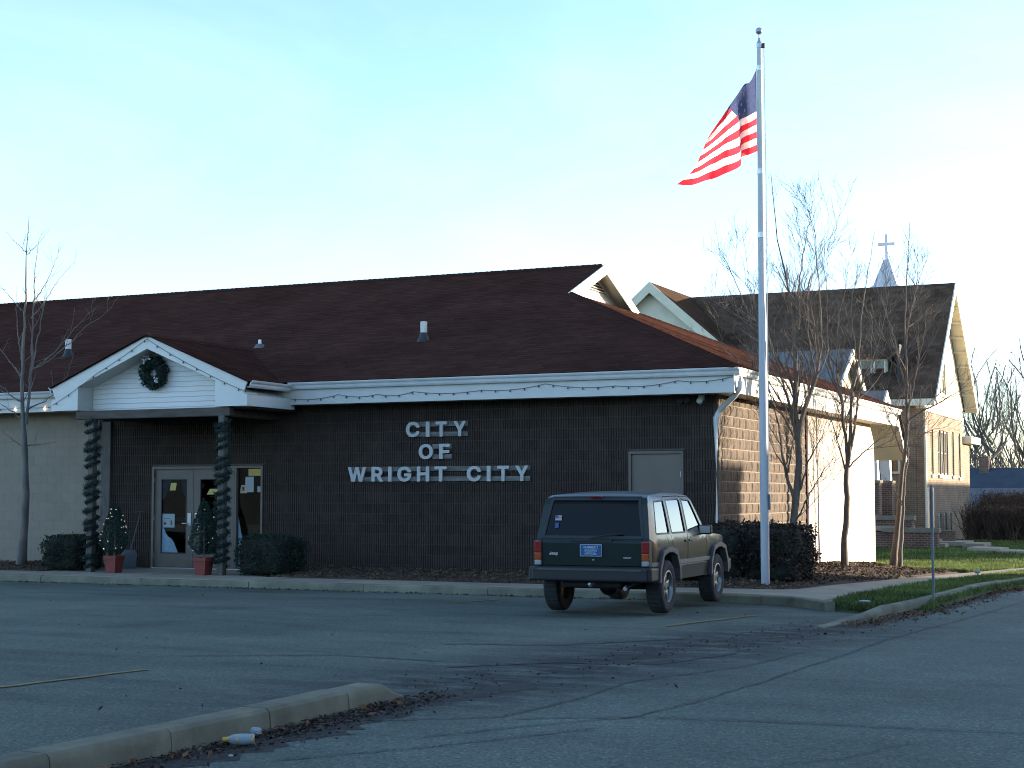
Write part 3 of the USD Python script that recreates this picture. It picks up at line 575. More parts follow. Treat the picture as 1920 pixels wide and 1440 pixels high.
for a, b, c, d in ((-22.14, DOOR[0], -0.2, ZT), (DOOR[1], UDOOR[0], -0.2, ZT), (UDOOR[1], XW + 0.0, -0.2, ZT), (DOOR[0], DOOR[1], DOOR[3], ZT), (UDOOR[0], UDOOR[1], UDOOR[3], ZT)):
    core.box(a, YW + 0.022, c, b, YW + 0.30, d)
fw = obj('front_wall', core.mesh, 'mortar_dark', hall)
blockwall(fw, 'fluted_block', -22.13, XW - 0.005, ZB, ZT, front, fluted, 'block_brown', (DOOR, UDOOR), 300, order=lambda s: -s[0], mort=0.010, head=0.004)
sw = obj('side_wall', box(XW - 0.30, YW + 0.31, -0.4, XW - 0.010, 33.92, ZT), 'mortar_tan', hall)
blockwall(sw, 'split_block', YW, 33.90, -0.16, ZT, side, splitface, 'block_split', limit=300, mort=0.014)
obj('corner_trim', box(XW - 0.2, 33.93, -0.4, XW + 0.03, 34.06, ZT), 'roof_deck', hall)
cw = obj('cream_wall', box(XW - 0.30, 34.07, -0.5, XW - 0.012, 40.75, ZT), 'mortar_cream', hall)
blockwall(cw, 'painted_block', 34.07, 40.75, -0.36, ZT, side, painted, 'block_cream', limit=300, mort=0.006)
lw = obj('cream_wall', box(-45, YW + 0.014, -0.2, -22.40, YW + 0.30, ZT), 'block_tan', hall)
blockwall(lw, 'painted_block', -28.6, -22.40, ZB, ZT, front, painted, 'block_tan', limit=300, mort=0.0012)
obj('rear_wall', MB().box(-45, 40.6, -0.5, XW - 0.31, 40.76, ZT).box(-45.3, YW + 0.31, -0.4, -45, 40.6, ZT).mesh, 'block_cream', hall)
obj('wall_post', box(-22.39, YW - 0.06, 0.06, -22.15, YW + 0.1, 3.22), 'post_wood', hall)
# eaves, fascia and gutters
EZ, EY, EX, RK = 3.90, 26.75, -7.87, 0.4144
obj('soffit', MB().box(-45.3, EY + 0.13, ZT - 0.045, XW - 0.3, YW + 0.05, ZT - 0.005).box(XW - 0.299, EY + 0.13, ZT - 0.045, EX - 0.13, 41.85, ZT - 0.005).mesh, 'cream_trim', hall)
obj('fascia_board', MB().box(-45.3, EY + 0.10, 3.44, EX - 0.08, EY + 0.13, 3.83).mesh, 'white_trim', hall)
obj('fascia_board', MB().box(EX - 0.11, EY + 0.131, 3.44, EX - 0.08, 41.95, 3.83).mesh, 'white_trim', hall)
GP = [(0, 0), (0.055, 0), (0.075, 0.03), (0.082, 0.075), (0.11, 0.095), (0.125, 0.12), (0.125, 0.135), (0.115, 0.135), (0.112, 0.122), (0.10, 0.105), (0.07, 0.085), (0.062, 0.035), (0.05, 0.012), (0, 0.012)]
def gutter(parent, a, b, out):
    a, b = np.asarray(a, float), np.asarray(b, float); n = np.linalg.norm(b - a)
    obj('gutter', prism(GP, a, out, (0, 0, 1), (b - a) / n, n), 'white_metal', parent)
gutter(hall, (-45.3, EY + 0.10, 3.745), (-22.02, EY + 0.10, 3.745), (0, -1, 0))
gutter(hall, (-17.22, EY + 0.10, 3.745), (EX + 0.045, EY + 0.10, 3.745), (0, -1, 0))
gutter(hall, (EX - 0.08, EY + 0.02, 3.745), (EX - 0.08, 42.0, 3.745), (1, 0, 0))
# roof
def shingles(parent, o, u, v, poly, expo=0.14, tabw=0.305, mat='shingle_brown', seed=3, name='shingle_course'):
    o, u, v = (np.asarray(a, float) for a in (o, u, v)); n = np.cross(u, v); q = np.random.default_rng(seed)
    P = sg.Polygon(poly); x0, y0, x1, y1 = P.bounds
    K = np.arange(int((y1 - y0) / expo) + 1); T = np.arange(int((x1 - x0) / tabw) + 2)
    k, t = (a.ravel() for a in np.meshgrid(K, T, indexing='ij'))
    ua = x0 + t * tabw - (k % 3) * tabw / 3 - (q.uniform(0, 0.05, len(K))[k]); va = y0 + k * expo
    lo, hi = np.full(len(K), 1e9), np.full(len(K), -1e9)
    for i_ in K:
        yc_ = min(y0 + (i_ + 0.5) * expo, y1 - 0.01); c_ = P.intersection(sg.LineString([(x0 - 1, yc_), (x1 + 1, yc_)]))
        if not c_.is_empty: lo[i_], hi[i_] = c_.bounds[0], c_.bounds[2]
    ub = np.minimum(ua + tabw, hi[k]); ua = np.maximum(ua, lo[k]); ok = ub - ua > 0.015
    ua, ub, va, k = ua[ok], ub[ok], va[ok], k[ok]; m = len(ua)
    lift = 0.005 + q.uniform(0, 0.003, m); g = 0.003; vb = np.minimum(va + expo + 0.012, y1 + 0.005)
    def pt(a, b, c): return o + a[:, None] * u + b[:, None] * v + np.broadcast_to(c, a.shape)[:, None] * n
    V = np.stack([pt(ua + g, va, lift), pt(ub - g, va, lift), pt(ub - g, vb, 0.002), pt(ua + g, vb, 0.002), pt(ua + g, va + 0.001, -0.004), pt(ub - g, va + 0.001, -0.004)], 1).reshape(-1, 3)
    b = np.arange(m)[:, None] * 6
    F = np.vstack([b + [0, 1, 2], b + [0, 2, 3], b + [4, 5, 1], b + [4, 1, 0]])
    obj(name, (V, F), mat, parent, tone=np.repeat(q.uniform(0, 1, m), 6), kind='stuff')
RY, RZ = 34.40, EZ + RK * (34.40 - EY)
GX = -13.30                                # gablet face
cs = 1 / math.sqrt(1 + RK * RK); SL = (RY - EY) / cs
hx = lambda y: EX - (y - EY)               # hip line
deck = MB()
gy = EY + (EX - GX)
zg = EZ + RK * (gy - EY)
def poly3(p):
    p = np.asarray(p, float); return p, np.array([[0, k, k + 1] for k in range(1, len(p) - 1)])
deck.add(poly3([(-45.4, EY, EZ), (EX, EY, EZ), (GX, gy, zg), (GX, RY, RZ), (-45.4, RY, RZ)]))
deck.add(poly3([(EX, EY, EZ), (EX, 2 * RY - EY, EZ), (GX, 2 * RY - gy, zg), (GX, gy, zg)]))
deck.add(poly3([(-45.4, 2 * RY - EY, EZ), (-45.4, RY, RZ), (GX, RY, RZ), (GX, 2 * RY - gy, zg), (EX, 2 * RY - EY, EZ)]))
deck.add(poly3([(-45.4, 2 * RY - EY, EZ), (-45.4, EY, EZ), (-45.4, RY, RZ)]))
roof = obj('roof', (deck.mesh[0] + [0, 0, -0.006], deck.mesh[1]), 'roof_deck', hall)
shingles(roof, (-38, EY - 0.03, EZ - 0.012), (1, 0, 0), (0, cs, RK * cs), [(0, 0), (38 + EX, 0), (38 + GX, (gy - EY) / cs), (38 + GX, SL), (0, SL)], seed=3)
hgt = (EX - GX) / cs
shingles(roof, (EX + 0.03, EY, EZ - 0.012), (0, 1, 0), (-cs, 0, RK * cs), [(0, 0), (2 * (RY - EY), 0), (2 * RY - gy - EY, hgt), (gy - EY, hgt)], seed=4)
def caps(parent, a, b, w=0.15, step=0.15, mat='shingle_brown', tilt=0.10):
    a, b = np.asarray(a, float), np.asarray(b, float); n = int(np.linalg.norm(b - a) / step); d = (b - a) / np.linalg.norm(b - a)
    s = np.cross(d, [0, 0, 1]); s /= np.linalg.norm(s); up = np.cross(s, d); M = MB()
    for k in range(n):
        p = a + d * (k * step); q = p + d * (step * 1.25)
        v = np.array([p - s * w - up * tilt * w, p + up * 0.03, p + s * w - up * tilt * w, q - s * w - up * (tilt * w + 0.0), q + up * 0.018, q + s * w - up * tilt * w])
        M.add((v + [0, 0, 0.012], np.array([[0, 1, 4], [0, 4, 3], [1, 2, 5], [1, 5, 4], [0, 2, 1]])), rng.uniform(0.2, 0.8))
    obj('ridge_cap', M.mesh, mat, parent, tone=M.tone)
caps(roof, (EX, EY, EZ), (GX, gy, zg), tilt=0.28)
caps(roof, (EX, 2 * RY - EY, EZ), (GX, 2 * RY - gy, zg), tilt=0.28)
caps(roof, (GX - 0.1, RY, RZ), (-40, RY, RZ), tilt=0.40)
# gablet facing +X: siding, louvred vent, rake boards
gb = obj('gable', prism([(gy + 0.08, zg - 0.05), (2 * RY - gy - 0.08, zg - 0.05), (RY, RZ - 0.05)], (GX - 0.42, 0, 0), (0, 1, 0), (0, 0, 1), (1, 0, 0), 0.04), 'white_siding', hall)
for k in range(6):
    z = zg + 0.02 + k * 0.13; hw = (RZ - 0.1 - z) / RK
    if hw > 0.3: obj('siding_board', prism([(0, 0), (0.02, 0), (0.006, 0.13), (0, 0.13)], (GX - 0.379, RY - hw + 0.1, z), (1, 0, 0), (0, 0, 1), (0, 1, 0), 2 * hw - 0.2), 'white_siding', gb)
lv = obj('louvre_vent', prism([(-0.95, 0), (0.95, 0), (0, 0.40)], (GX - 0.372, RY, zg + 0.34), (0, 1, 0), (0, 0, 1), (1, 0, 0), 0.02), 'interior_dark', hall)
for k in range(5):
    hw = 0.86 - 0.16 * k
    obj('slat', prism([(0, 0), (0.03, -0.03), (0.034, -0.026), (0.004, 0.006)], (GX - 0.352, RY - hw, zg + 0.375 + k * 0.066), (1, 0, 0), (0, 0, 1), (0, 1, 0), 2 * hw), 'cream_trim', lv)
for s in (-1, 1):
    yy0 = RY + s * (RY - gy + 0.12); zz0 = zg - 0.05
    u = np.array([0, -s * cs, RK * cs]); ln = (RY - gy + 0.12) / cs
    obj('rake_board', prism([(0, -0.21), (ln - 0.087, -0.21), (ln + 0.008, 0.02), (0, 0.02)], (GX - 0.0, yy0, zz0 + 0.01), u, np.array([0, s * RK * cs, cs]), (1, 0, 0), 0.035), 'white_trim', hall)
    obj('rake_soffit', prism([(0, -0.06), (ln, -0.06), (ln, -0.035), (0, -0.035)], (GX - 0.41, yy0, zz0 + 0.01), u, np.array([0, s * RK * cs, cs]), (1, 0, 0), 0.405), 'cream_trim', hall)
# rear end: a short porch roof dropping away behind the eave corner
obj('porch_rake', prism([(0, 0), (1.15, -1.05), (1.15, -1.27), (0, -0.25)], (EX - 0.11, 42.02, 3.72), (0, 1, 0), (0, 0, 1), (1, 0, 0), 0.04), 'white_trim', hall)
obj('porch_soffit', prism([(0, 0), (1.15, -1.05), (1.15, -1.09), (0, -0.04)], (-12, 42.02, 3.66), (0, 1, 0), (0, 0, 1), (1, 0, 0), 12 + EX - 0.12), 'cream_trim', hall)
obj('porch_roof', prism([(0, 0), (1.2, -1.09), (1.2, -1.05), (0, 0.05)], (-12, 42.02, 3.74), (0, 1, 0), (0, 0, 1), (1, 0, 0), 12 + EX), 'roof_deck', hall)
obj('porch_wall', prism([(0, -4.1), (0.55, -4.1), (0.55, -0.62), (0, -0.12)], (XW - 0.3, 40.77, 3.62), (0, 1, 0), (0, 0, 1), (1, 0, 0), 0.285), 'block_cream', hall)
# downspouts
def spout(pts, parent=hall, w=0.085, d=0.065, name='downspout'):
    p = np.asarray(pts, float); M = MB()
    obj(name, tube(p, 0.052, 8), 'white_metal', parent, smooth=40)
spout([(EX + 0.0, 26.98, 3.78), (EX + 0.0, 26.98, 3.62), (EX - 0.02, 27.0, 3.52), (EX - 0.14, 27.1, 3.40), (XW + 0.16, 27.36, 3.24), (XW + 0.03, 27.45, 3.15), (XW + 0.0, 27.40 - 0.06, 3.02), (XW - 0.0, YW - 0.06, 2.0), (XW - 0.0, YW - 0.06, 0.14), (XW, YW - 0.2, 0.10)])
spout([(-22.60, 26.72, 3.72), (-22.60, 26.75, 3.5), (-22.55, 27.1, 3.36), (-22.50, YW - 0.06, 3.22), (-22.50, YW - 0.06, 0.15), (-22.5, YW - 0.22, 0.1)])
# ---- entrance portico
PX0, PX1, PC, PY = -22.03, -17.22, -19.625, 25.30
PZ = 4.82
pz = lambda x: PZ - RK * abs(x - PC)
yv = lambda x: EY + (pz(x) - EZ) / RK       # where a portico rafter meets the main slope
hw = (PX1 - PX0) / 2; Ls = hw / cs
pr = MB()
for s in (-1, 1):
    xe_ = PC + s * hw
    pr.add(poly3([(xe_, PY - 0.04, pz(xe_)), (xe_, EY, pz(xe_)), (PC, yv(PC), PZ), (PC, PY - 0.04, PZ)]))
proof = obj('portico_roof', (pr.mesh[0] + [0, 0, -0.012], pr.mesh[1]), 'roof_deck', hall)
for s in (-1, 1):
    xe_ = PC + s * hw
    o_ = (xe_ + s * 0.03, PY - 0.05, pz(xe_) - 0.012)
    if s > 0: shingles(proof, o_, (0, 1, 0), (-cs, 0, RK * cs), [(0, 0), (EY - PY + 0.05, 0), (yv(PC) - PY + 0.05, Ls), (0, Ls)], seed=8)
    else: shingles(proof, (o_[0], yv(PC), o_[2]), (0, -1, 0), (cs, 0, RK * cs), [(yv(PC) - EY, 0), (yv(PC) - PY + 0.05, 0), (yv(PC) - PY + 0.05, Ls), (0, Ls)], seed=9)
caps(proof, (PC, PY - 0.03, PZ), (PC, yv(PC), PZ), tilt=0.40)
pg = obj('portico_gable', prism([(-21.36, 3.28), (-17.96, 3.28), (-17.96, pz(-17.96) - 0.15), (PC, PZ - 0.15), (-21.36, pz(-21.36) - 0.15)], (0, PY + 0.48, 0), (1, 0, 0), (0, 0, 1), (0, 1, 0), 0.06), 'white_siding', hall)
for k in range(14):
    z = 3.29 + k * 0.102; h_ = min(1.70, (PZ - 0.20 - z - 0.08) / RK)
    if h_ > 0.12: obj('siding_board', prism([(0, 0), (-0.022, 0.002), (-0.006, 0.102), (0, 0.102)], (PC - h_, PY + 0.479, z), (0, 1, 0), (0, 0, 1), (1, 0, 0), 2 * h_), 'white_siding', pg)
for s in (-1, 1):
    u = np.array([-s * cs, 0, RK * cs]); v = np.array([s * RK * cs, 0, cs]); xe_ = PC + s * hw
    obj('rake_board', prism([(0, -0.255), (Ls - 0.104, -0.255), (Ls, -0.015), (0, -0.015)], (xe_, PY, pz(xe_)), u, v, (0, 1, 0), 0.035), 'white_trim', hall)
    obj('rake_soffit', prism([(0, -0.26), (Ls, -0.26), (Ls, -0.23), (0, -0.23)], (xe_, PY + 0.036, pz(xe_)), u, v, (0, 1, 0), 0.44), 'white_siding', hall)
    xi = -21.35 if s < 0 else -17.97
    a, b = min(xe_, xi), max(xe_, xi)
    obj('boxed_eave', prism([(a, 3.345), (b, 3.345), (b, pz(b) - 0.27), (a, pz(a) - 0.27)], (0, PY + 0.002, 0), (1, 0, 0), (0, 0, 1), (0, 1, 0), 1.70), 'white_trim', hall)
gutter(hall, (PX1 - 0.02, PY + 0.02, 3.70), (PX1 - 0.02, EY + 0.0, 3.70), (1, 0, 0))
gutter(hall, (PX0 + 0.02, PY + 0.02, 3.70), (PX0 + 0.02, EY + 0.0, 3.70), (-1, 0, 0))
obj('portico_beam', rbox(-21.45, PY + 0.06, 3.16, -17.66, PY + 0.22, 3.335, 0.012, 4), 'beam_wood', hall)
obj('portico_beam', rbox(-17.93, PY + 0.23, 3.16, -17.79, YW - 0.02, 3.31, 0.012, 4), 'beam_wood', hall)
obj('portico_beam', rbox(-21.12, PY + 0.23, 3.16, -20.98, YW - 0.02, 3.31, 0.012, 4), 'beam_wood', hall)
obj('portico_ceiling', box(-21.36, PY + 0.5, 3.315, -17.3, YW, 3.34), 'beam_wood', hall)
for px in (-21.05, -17.86):
    obj('post', rbox(px - 0.072, PY + 0.06, 0.06, px + 0.072, PY + 0.204, 3.18, 0.012, 4), 'post_wood', hall)
# ---- entrance doors
def frame_box(M, x0, x1, z0, z1, y0, y1, w):
    M.box(x0, y0, z0, x0 + w, y1, z1); M.box(x1 - w, y0, z0, x1, y1, z1); M.box(x0 + w, y0, z1 - w, x1 - w, y1, z1); return M
fr = MB(); frame_box(fr, DOOR[0] + .01, -18.93, 0.066, 2.23, YW - 0.02, YW + 0.12, 0.055); frame_box(fr, -18.925, DOOR[1] - .01, 0.066, 2.23, YW - 0.02, YW + 0.12, 0.045)
fr.box(-18.88, YW - 0.01, 0.066, -18.275, YW + 0.1, 0.14); fr.box(-20.99, YW - 0.03, 0.066, -18.99, YW + 0.1, 0.082)
df = obj('door_frame', fr.mesh, 'door_tan', hall)
def leaf(x0, x1, hinge):
    y0, y1, z0, z1 = YW + 0.02, YW + 0.065, 0.085, 2.17
    g0, g1, h0, h1 = x0 + 0.17, x1 - 0.17, 0.38, 1.96
    M = MB().box(x0, y0, z0, g0, y1, z1).box(g1, y0, z0, x1, y1, z1).box(g0, y0, z0, g1, y1, h0).box(g0, y0, h1, g1, y1, z1)
    d = obj('door', M.mesh, 'door_tan', hall)
    obj('pane', box(g0, y0 + 0.018, h0, g1, y0 + 0.024, h1), 'pane', d)
    obj('glazing_bead', frame_box(MB(), g0, g1, h0 - 0.0, h1, y0 - 0.006, y0 + 0.012, 0.018).box(g0 + .018, y0 - 0.006, h0, g1 - .018, y0 + .012, h0 + 0.018).mesh, 'interior_dark', d)
    hx_ = x1 - 0.09 if hinge < 0 else x0 + 0.09
    obj('handle', MB().box(hx_ - 0.045, y0 - 0.014, 0.98, hx_ + 0.045, y0 - 0.002, 1.24).add(tube([(hx_ - 0.03, y0 - 0.012, 1.02), (hx_ - 0.03, y0 - 0.07, 1.02), (hx_ - hinge * -0.14, y0 - 0.07, 1.02)], 0.012, 8)).mesh, 'steel', d)
    obj('push_bar', box(g0, y1 + 0.02, 1.07, g1, y1 + 0.06, 1.14), 'steel', d)
    for z in (0.32, 1.13, 1.94):
        xx = x0 - 0.012 if hinge < 0 else x1 + 0.0
        obj('hinge', tube([(xx + 0.006, YW + 0.002, z - 0.055), (xx + 0.006, YW + 0.002, z + 0.055)], 0.011, 8), 'steel', d)
    return g0, g1, h0, h1, y0
ga = leaf(-20.995, -19.995, -1); gbx = leaf(-19.985, -18.99, 1)
sl = obj('sidelight', box(-18.87, YW + 0.05, 0.145, -18.285, YW + 0.056, 2.18), 'pane', hall)
obj('threshold', box(-21.0, YW - 0.08, 0.066, -18.3, YW - 0.031, 0.084), 'steel', hall)
# lobby behind the glass
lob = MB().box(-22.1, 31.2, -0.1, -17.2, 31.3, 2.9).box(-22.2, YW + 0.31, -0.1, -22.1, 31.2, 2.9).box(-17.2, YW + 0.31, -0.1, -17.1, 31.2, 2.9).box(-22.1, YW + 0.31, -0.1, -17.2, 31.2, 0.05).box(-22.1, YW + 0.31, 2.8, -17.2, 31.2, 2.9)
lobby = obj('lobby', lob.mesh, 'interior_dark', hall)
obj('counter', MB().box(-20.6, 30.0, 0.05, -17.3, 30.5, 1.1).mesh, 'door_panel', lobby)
def notice(x0, z0, x1, z1, y, mat, label, skew=0.0, marks=()):
    v = np.array([[x0, y, z0], [x1, y, z0], [x1 + skew, y, z1], [x0 + skew, y, z1]]); v = np.vstack([v, v + [0, 0.002, 0]])
    f = np.array([[0, 1, 2], [0, 2, 3], [4, 6, 5], [4, 7, 6], [0, 5, 1], [0, 4, 5], [1, 6, 2], [1, 5, 6], [2, 7, 3], [2, 6, 7], [3, 4, 0], [3, 7, 4]])
    t = thing('notice', label, 'notice'); obj('sheet', (v, f), mat, t)
    for (a, b, c, d) in marks: obj('print', box(x0 + a, y - 0.0015, z0 + b, x0 + c, y - 0.0005, z0 + d), 'ink', t)
yg = ga[4] + 0.016
notice(-20.80, 0.93, -20.48, 1.22, yg, 'paper_white', 'white notice with dark print low on the left entrance door glass', 0.0, ((0.04, 0.06, 0.10, 0.11), (0.22, 0.05, 0.25, 0.15), (0.04, 0.19, 0.2, 0.2)))
notice(-20.62, 1.72, -20.47, 1.88, yg, 'paper_yellow', 'yellow notice high on the left entrance door glass', 0.03)
notice(-19.66, 1.63, -19.44, 1.75, yg, 'paper_yellow', 'yellow notice on the right entrance door glass', 0.07)
notice(-18.83, 1.66, -18.66, 1.83, YW + 0.046, 'paper_tan', 'tan flyer beside the blue-white sheet in the entrance sidelight', 0.03, ((0.06, 0.05, 0.11, 0.13),))
notice(-18.70, 1.68, -18.49, 2.00, YW + 0.049, 'paper_white', 'tall blue-white sheet in the entrance sidelight')
notice(-18.40, 1.68, -18.32, 1.80, YW + 0.049, 'paper_white', 'small white card at the right edge of the entrance sidelight')
obj('valance', box(-18.66, YW + 0.10, 2.02, -18.30, YW + 0.104, 2.165), 'lamp_yellow', sl)  # yellow panel glows in place of lobby light falling on it
def snow(parent, x0, z0, x1, z1, y, left=True):  # curved bluish-white patch on the glass, sloping down to the right
    t = np.linspace(0, 1, 9); p = [(x0, z0)] + [(x0 + (x1 - x0) * a, z0 + (z1 - z0) * (1 - a) ** (0.75) * (0.9 + 0.1 * math.cos(9 * a))) for a in t] if left else None
    obj('snow_decal', prism(p, (0, y, 0), (1, 0, 0), (0, 0, 1), (0, 1, 0), 0.001), 'snow_paint', parent)
dd = stage.GetPrimAtPath('/World/city_hall/door')
snow(dd, ga[0] + 0.02, ga[2] + 0.02, ga[0] + 0.44, ga[2] + 0.62, yg + 0.0)
obj('snow_decal', prism([(ga[0] + .02, 1.94), (ga[0] + .02, 1.52), (ga[0] + .10, 1.56), (ga[0] + .16, 1.74), (ga[0] + .25, 1.94)], (0, yg + 0.0035, 0), (1, 0, 0), (0, 0, 1), (0, 1, 0), 0.001), 'snow_paint', dd)
obj('snow_decal', prism([(ga[1] - .02, 1.94), (ga[1] - .16, 1.94), (ga[1] - .12, 1.70), (ga[1] - .02, 1.54)], (0, yg + 0.0035, 0), (1, 0, 0), (0, 0, 1), (0, 1, 0), 0.001), 'snow_paint', dd)
snow(sl, -18.86, 0.16, -18.58, 1.16, YW + 0.047)
# ---- plain service door
ud = MB(); frame_box(ud, UDOOR[0] + .004, UDOOR[1] - .004, 0.05, 2.43, YW - 0.015, YW + 0.1, 0.05)
obj('service_door_frame', ud.mesh, 'door_tan', hall)
sd = obj('service_door', box(UDOOR[0] + 0.06, YW + 0.015, 0.06, UDOOR[1] - 0.06, YW + 0.06, 2.37), 'door_panel', hall)
obj('handle', MB().box(-9.92, YW + 0.0, 1.0, -9.86, YW + 0.013, 1.16).add(tube([(-9.89, YW + 0.01, 1.08), (-9.89, YW - 0.05, 1.08), (-9.78, YW - 0.05, 1.08)], 0.01, 8)).mesh, 'steel', sd)
for z in (0.4, 1.25, 2.0): obj('hinge', tube([(UDOOR[1] - 0.055, YW + 0.0, z - 0.05), (UDOOR[1] - 0.055, YW + 0.0, z + 0.05)], 0.011, 8), 'steel', sd)

# ---- lettering on weathered rails
ROWS = ((2.765, 0.300, [('C', -14.83, -14.53), ('I', -14.385, -14.305), ('T', -14.17, -13.92), ('Y', -13.77, -13.51)], 'row of white capitals reading CITY, the top row on the dark wall'),
        (2.325, 0.297, [('O', -14.54, -14.23), ('F', -14.09, -13.85)], 'two white capitals reading OF between the longer rows'),
        (1.885, 0.297, [('W', -16.15, -15.74), ('R', -15.61, -15.35), ('I', -15.23, -15.15), ('G', -15.02, -14.71), ('H', -14.58, -14.31), ('T', -14.19, -13.92),
                        ('C', -13.48, -13.18), ('I', -13.05, -12.97), ('T', -12.83, -12.58), ('Y', -12.44, -12.18)], 'longest row of white capitals reading WRIGHT CITY'))
for zb, hh, ls, lab in ROWS:
    t = thing('sign_lettering', lab, 'sign')
    xa, xb = (ls[0][1] + 0.03, ls[-1][2] + 0.03) if len(ls) > 2 else (-14.26, -13.83)
    for z0 in (zb + 0.005, zb + 0.205):
        obj('rail', rbox(xa, YW - 0.032, z0, xb, YW - 0.004, z0 + 0.092, 0.004, 4), 'rail_wood', t)
    for ch, a, b in ls:
        if ch == 'I': m = trimesh.creation.box((0.3, 1, 1))
        else:
            m = meshkit.text_mesh(ch, 1.0, 1.0, bold=True); tr = m.vertices[m.faces][:, :, :2][np.all(m.vertices[m.faces][:, :, 2] > 0.99, axis=1)]
            m = trimesh.creation.extrude_polygon(shapely.union_all([sg.Polygon(x_).buffer(1e-4) for x_ in tr]).buffer(0.026, join_style='mitre').simplify(0.004), 1.0, engine='earcut')
        lo, hi = m.bounds; p = (m.vertices - lo) / (hi - lo)
        v = np.stack([a + p[:, 0] * (b - a), YW - 0.036 - p[:, 2] * 0.035, zb + p[:, 1] * hh], -1)
        obj('letter', (v, np.array(m.faces)), 'letter_white', t)

# ------------------------------------------------------------------ small things on and by the hall
for x, y, lab in ((-15.39, 29.13, 'white vent pipe standing alone on the right half of the brown roof slope'), (-24.96, 29.21, 'white vent pipe low on the roof left of the entrance gable')):
    z = EZ + RK * (y - EY); t = thing('roof_vent', lab, 'vent pipe', (x, y, z))
    obj('flashing', lathe([(0.16, -0.05), (0.10, 0.06), (0.075, 0.16), (0.0, 0.16)], 14), 'black_plastic', t)
    obj('pipe', lathe([(0.056, 0.0), (0.056, 0.13), (0.072, 0.131), (0.072, 0.385), (0.06, 0.395), (0.0, 0.395)], 16), 'white_metal', t, smooth=40)
t = thing('roof_vent', 'small grey vent stub on the roof right of the entrance gable ridge', 'vent pipe', (-19.55, 29.2, EZ + RK * (29.2 - EY)))
obj('flashing', lathe([(0.15, -0.04), (0.09, 0.05), (0.05, 0.07), (0, 0.07)], 12), 'slate_grey', t); obj('pipe', lathe([(0.035, 0), (0.035, 0.16), (0, 0.16)], 12), 'steel', t)
r = np.random.default_rng(40)
def ring_needles(c, R, rr, n, size, y_axis=True, seed=0):
    q = np.random.default_rng(seed); a = q.uniform(0, 2 * PI, n); b = q.uniform(0, 2 * PI, n); k = rr * q.uniform(0.5, 1.0, n) ** 0.5 * (1 + 0.18 * np.sin(7 * a))
    d = np.stack([np.cos(a), 0 * a, np.sin(a)], -1); p = np.asarray(c) + d * (R + k * np.cos(b))[:, None] + np.array([0, 1, 0]) * (k * np.sin(b))[:, None]
    return leaves(p, size * q.uniform(0.6, 1.3, n), q, aspect=0.22), np.repeat(q.uniform(0, 1, n), 4)
def wreath(c, R, rr, lab, n=2600, bow=True):
    t = thing('wreath', lab, 'wreath')
    (v, f), to = ring_needles(c, R, rr, n, 0.085 * R / 0.26, seed=int(R * 100)); obj('greenery', (v, f), 'wreath_green', t, tone=to)
    g = np.linspace(0, 2 * PI, 25); obj('frame', tube(np.stack([c[0] + R * np.cos(g), np.full(25, c[1]), c[2] + R * np.sin(g)], -1), rr * 0.62, 7), 'hedge_core', t)
    if bow:
        for (ax, az, k) in ((-0.16, 0.24, 6), (-0.06, 0.29, 6), (-0.24, -0.17, 4), (0.16, -0.16, 4)):
            q = np.random.default_rng(int(100 * (ax + 2)))
            p = np.asarray(c) + [ax, -rr - 0.01, az] + q.normal(size=(k * 3, 3)) * [0.028, 0.008, 0.028]
            obj('flower', leaves(p, 0.055, q, aspect=0.8), 'bow_white', t)
wreath((-19.74, PY + 0.37, 4.09), 0.225, 0.125, 'dark green wreath with small white flowers on the white entrance gable')
wreath((-20.60, YW + 0.16, 1.76), 0.17, 0.075, 'small dark wreath hanging inside the left entrance door glass', 900, False)
for px, lab in ((-21.05, 'green garland spiralling up the left portico post'), (-17.86, 'green garland spiralling up the right portico post')):
    q = np.random.default_rng(int(-px * 10)); t = thing('garland', lab, 'garland'); turns = 16.2 + (px > -19) * 0.8
    s = np.linspace(0, 1, 560); a = 2 * PI * turns * s + px; z = 0.20 + 2.90 * s + 0.030 * np.sin(23 * s + px) + 0.02 * np.sin(57 * s)
    ca, sa = np.cos(a), np.sin(a); k = (0.100 + 0.012 * np.sin(41 * s)) / np.maximum(np.abs(ca), np.abs(sa)) ** 0.75
    line = np.stack([px + k * ca, PY + 0.132 + k * sa, z], -1)
    obj('stem', tube(line, 0.030, 5, cap=False), 'hedge_core', t)
    i = q.integers(0, 560, 11000); p = line[i] + q.normal(size=(11000, 3)) * (0.026 + 0.008 * np.sin(line[i, 2:] * 9 + px))
    obj('needles', leaves(p, q.uniform(0.035, 0.07, 11000), q, aspect=0.25), 'garland', t, tone=np.repeat(q.uniform(0, 1, 11000), 4))
def lights(lab, nodes, sag, step, lit=()):
    t = thing('string_lights', lab, 'string lights'); pts = []
    for a, b in zip(nodes[:-1], nodes[1:]):
        a, b = np.asarray(a, float), np.asarray(b, float); n = max(3, int(np.linalg.norm(b - a) / 0.08)); s = np.linspace(0, 1, n)[:-1]
        q = a + (b - a) * s[:, None]; q[:, 2] -= sag * 4 * s * (1 - s); pts.append(q)
    pts = np.vstack(pts + [np.asarray(nodes[-1])[None]]); obj('wire', tube(pts, 0.0045, 4), 'wire_dark', t)
    d = np.r_[0, np.cumsum(np.linalg.norm(np.diff(pts, axis=0), axis=1))]; k = 0
    q = np.random.default_rng(len(pts))
    for s in np.arange(0.1, d[-1], step):
        p = np.array([np.interp(s, d, pts[:, c]) for c in range(3)])
        m = lathe([(0.007, 0.0), (0.008, -0.012), (0.013, -0.02), (0.014, -0.03), (0.008, -0.046), (0.0, -0.052)], 8)
        obj('bulb', (m[0] + p + [0, -0.008, 0.005], m[1]), 'bulb_lit' if k in lit else 'bulb_dark', t); k += 1
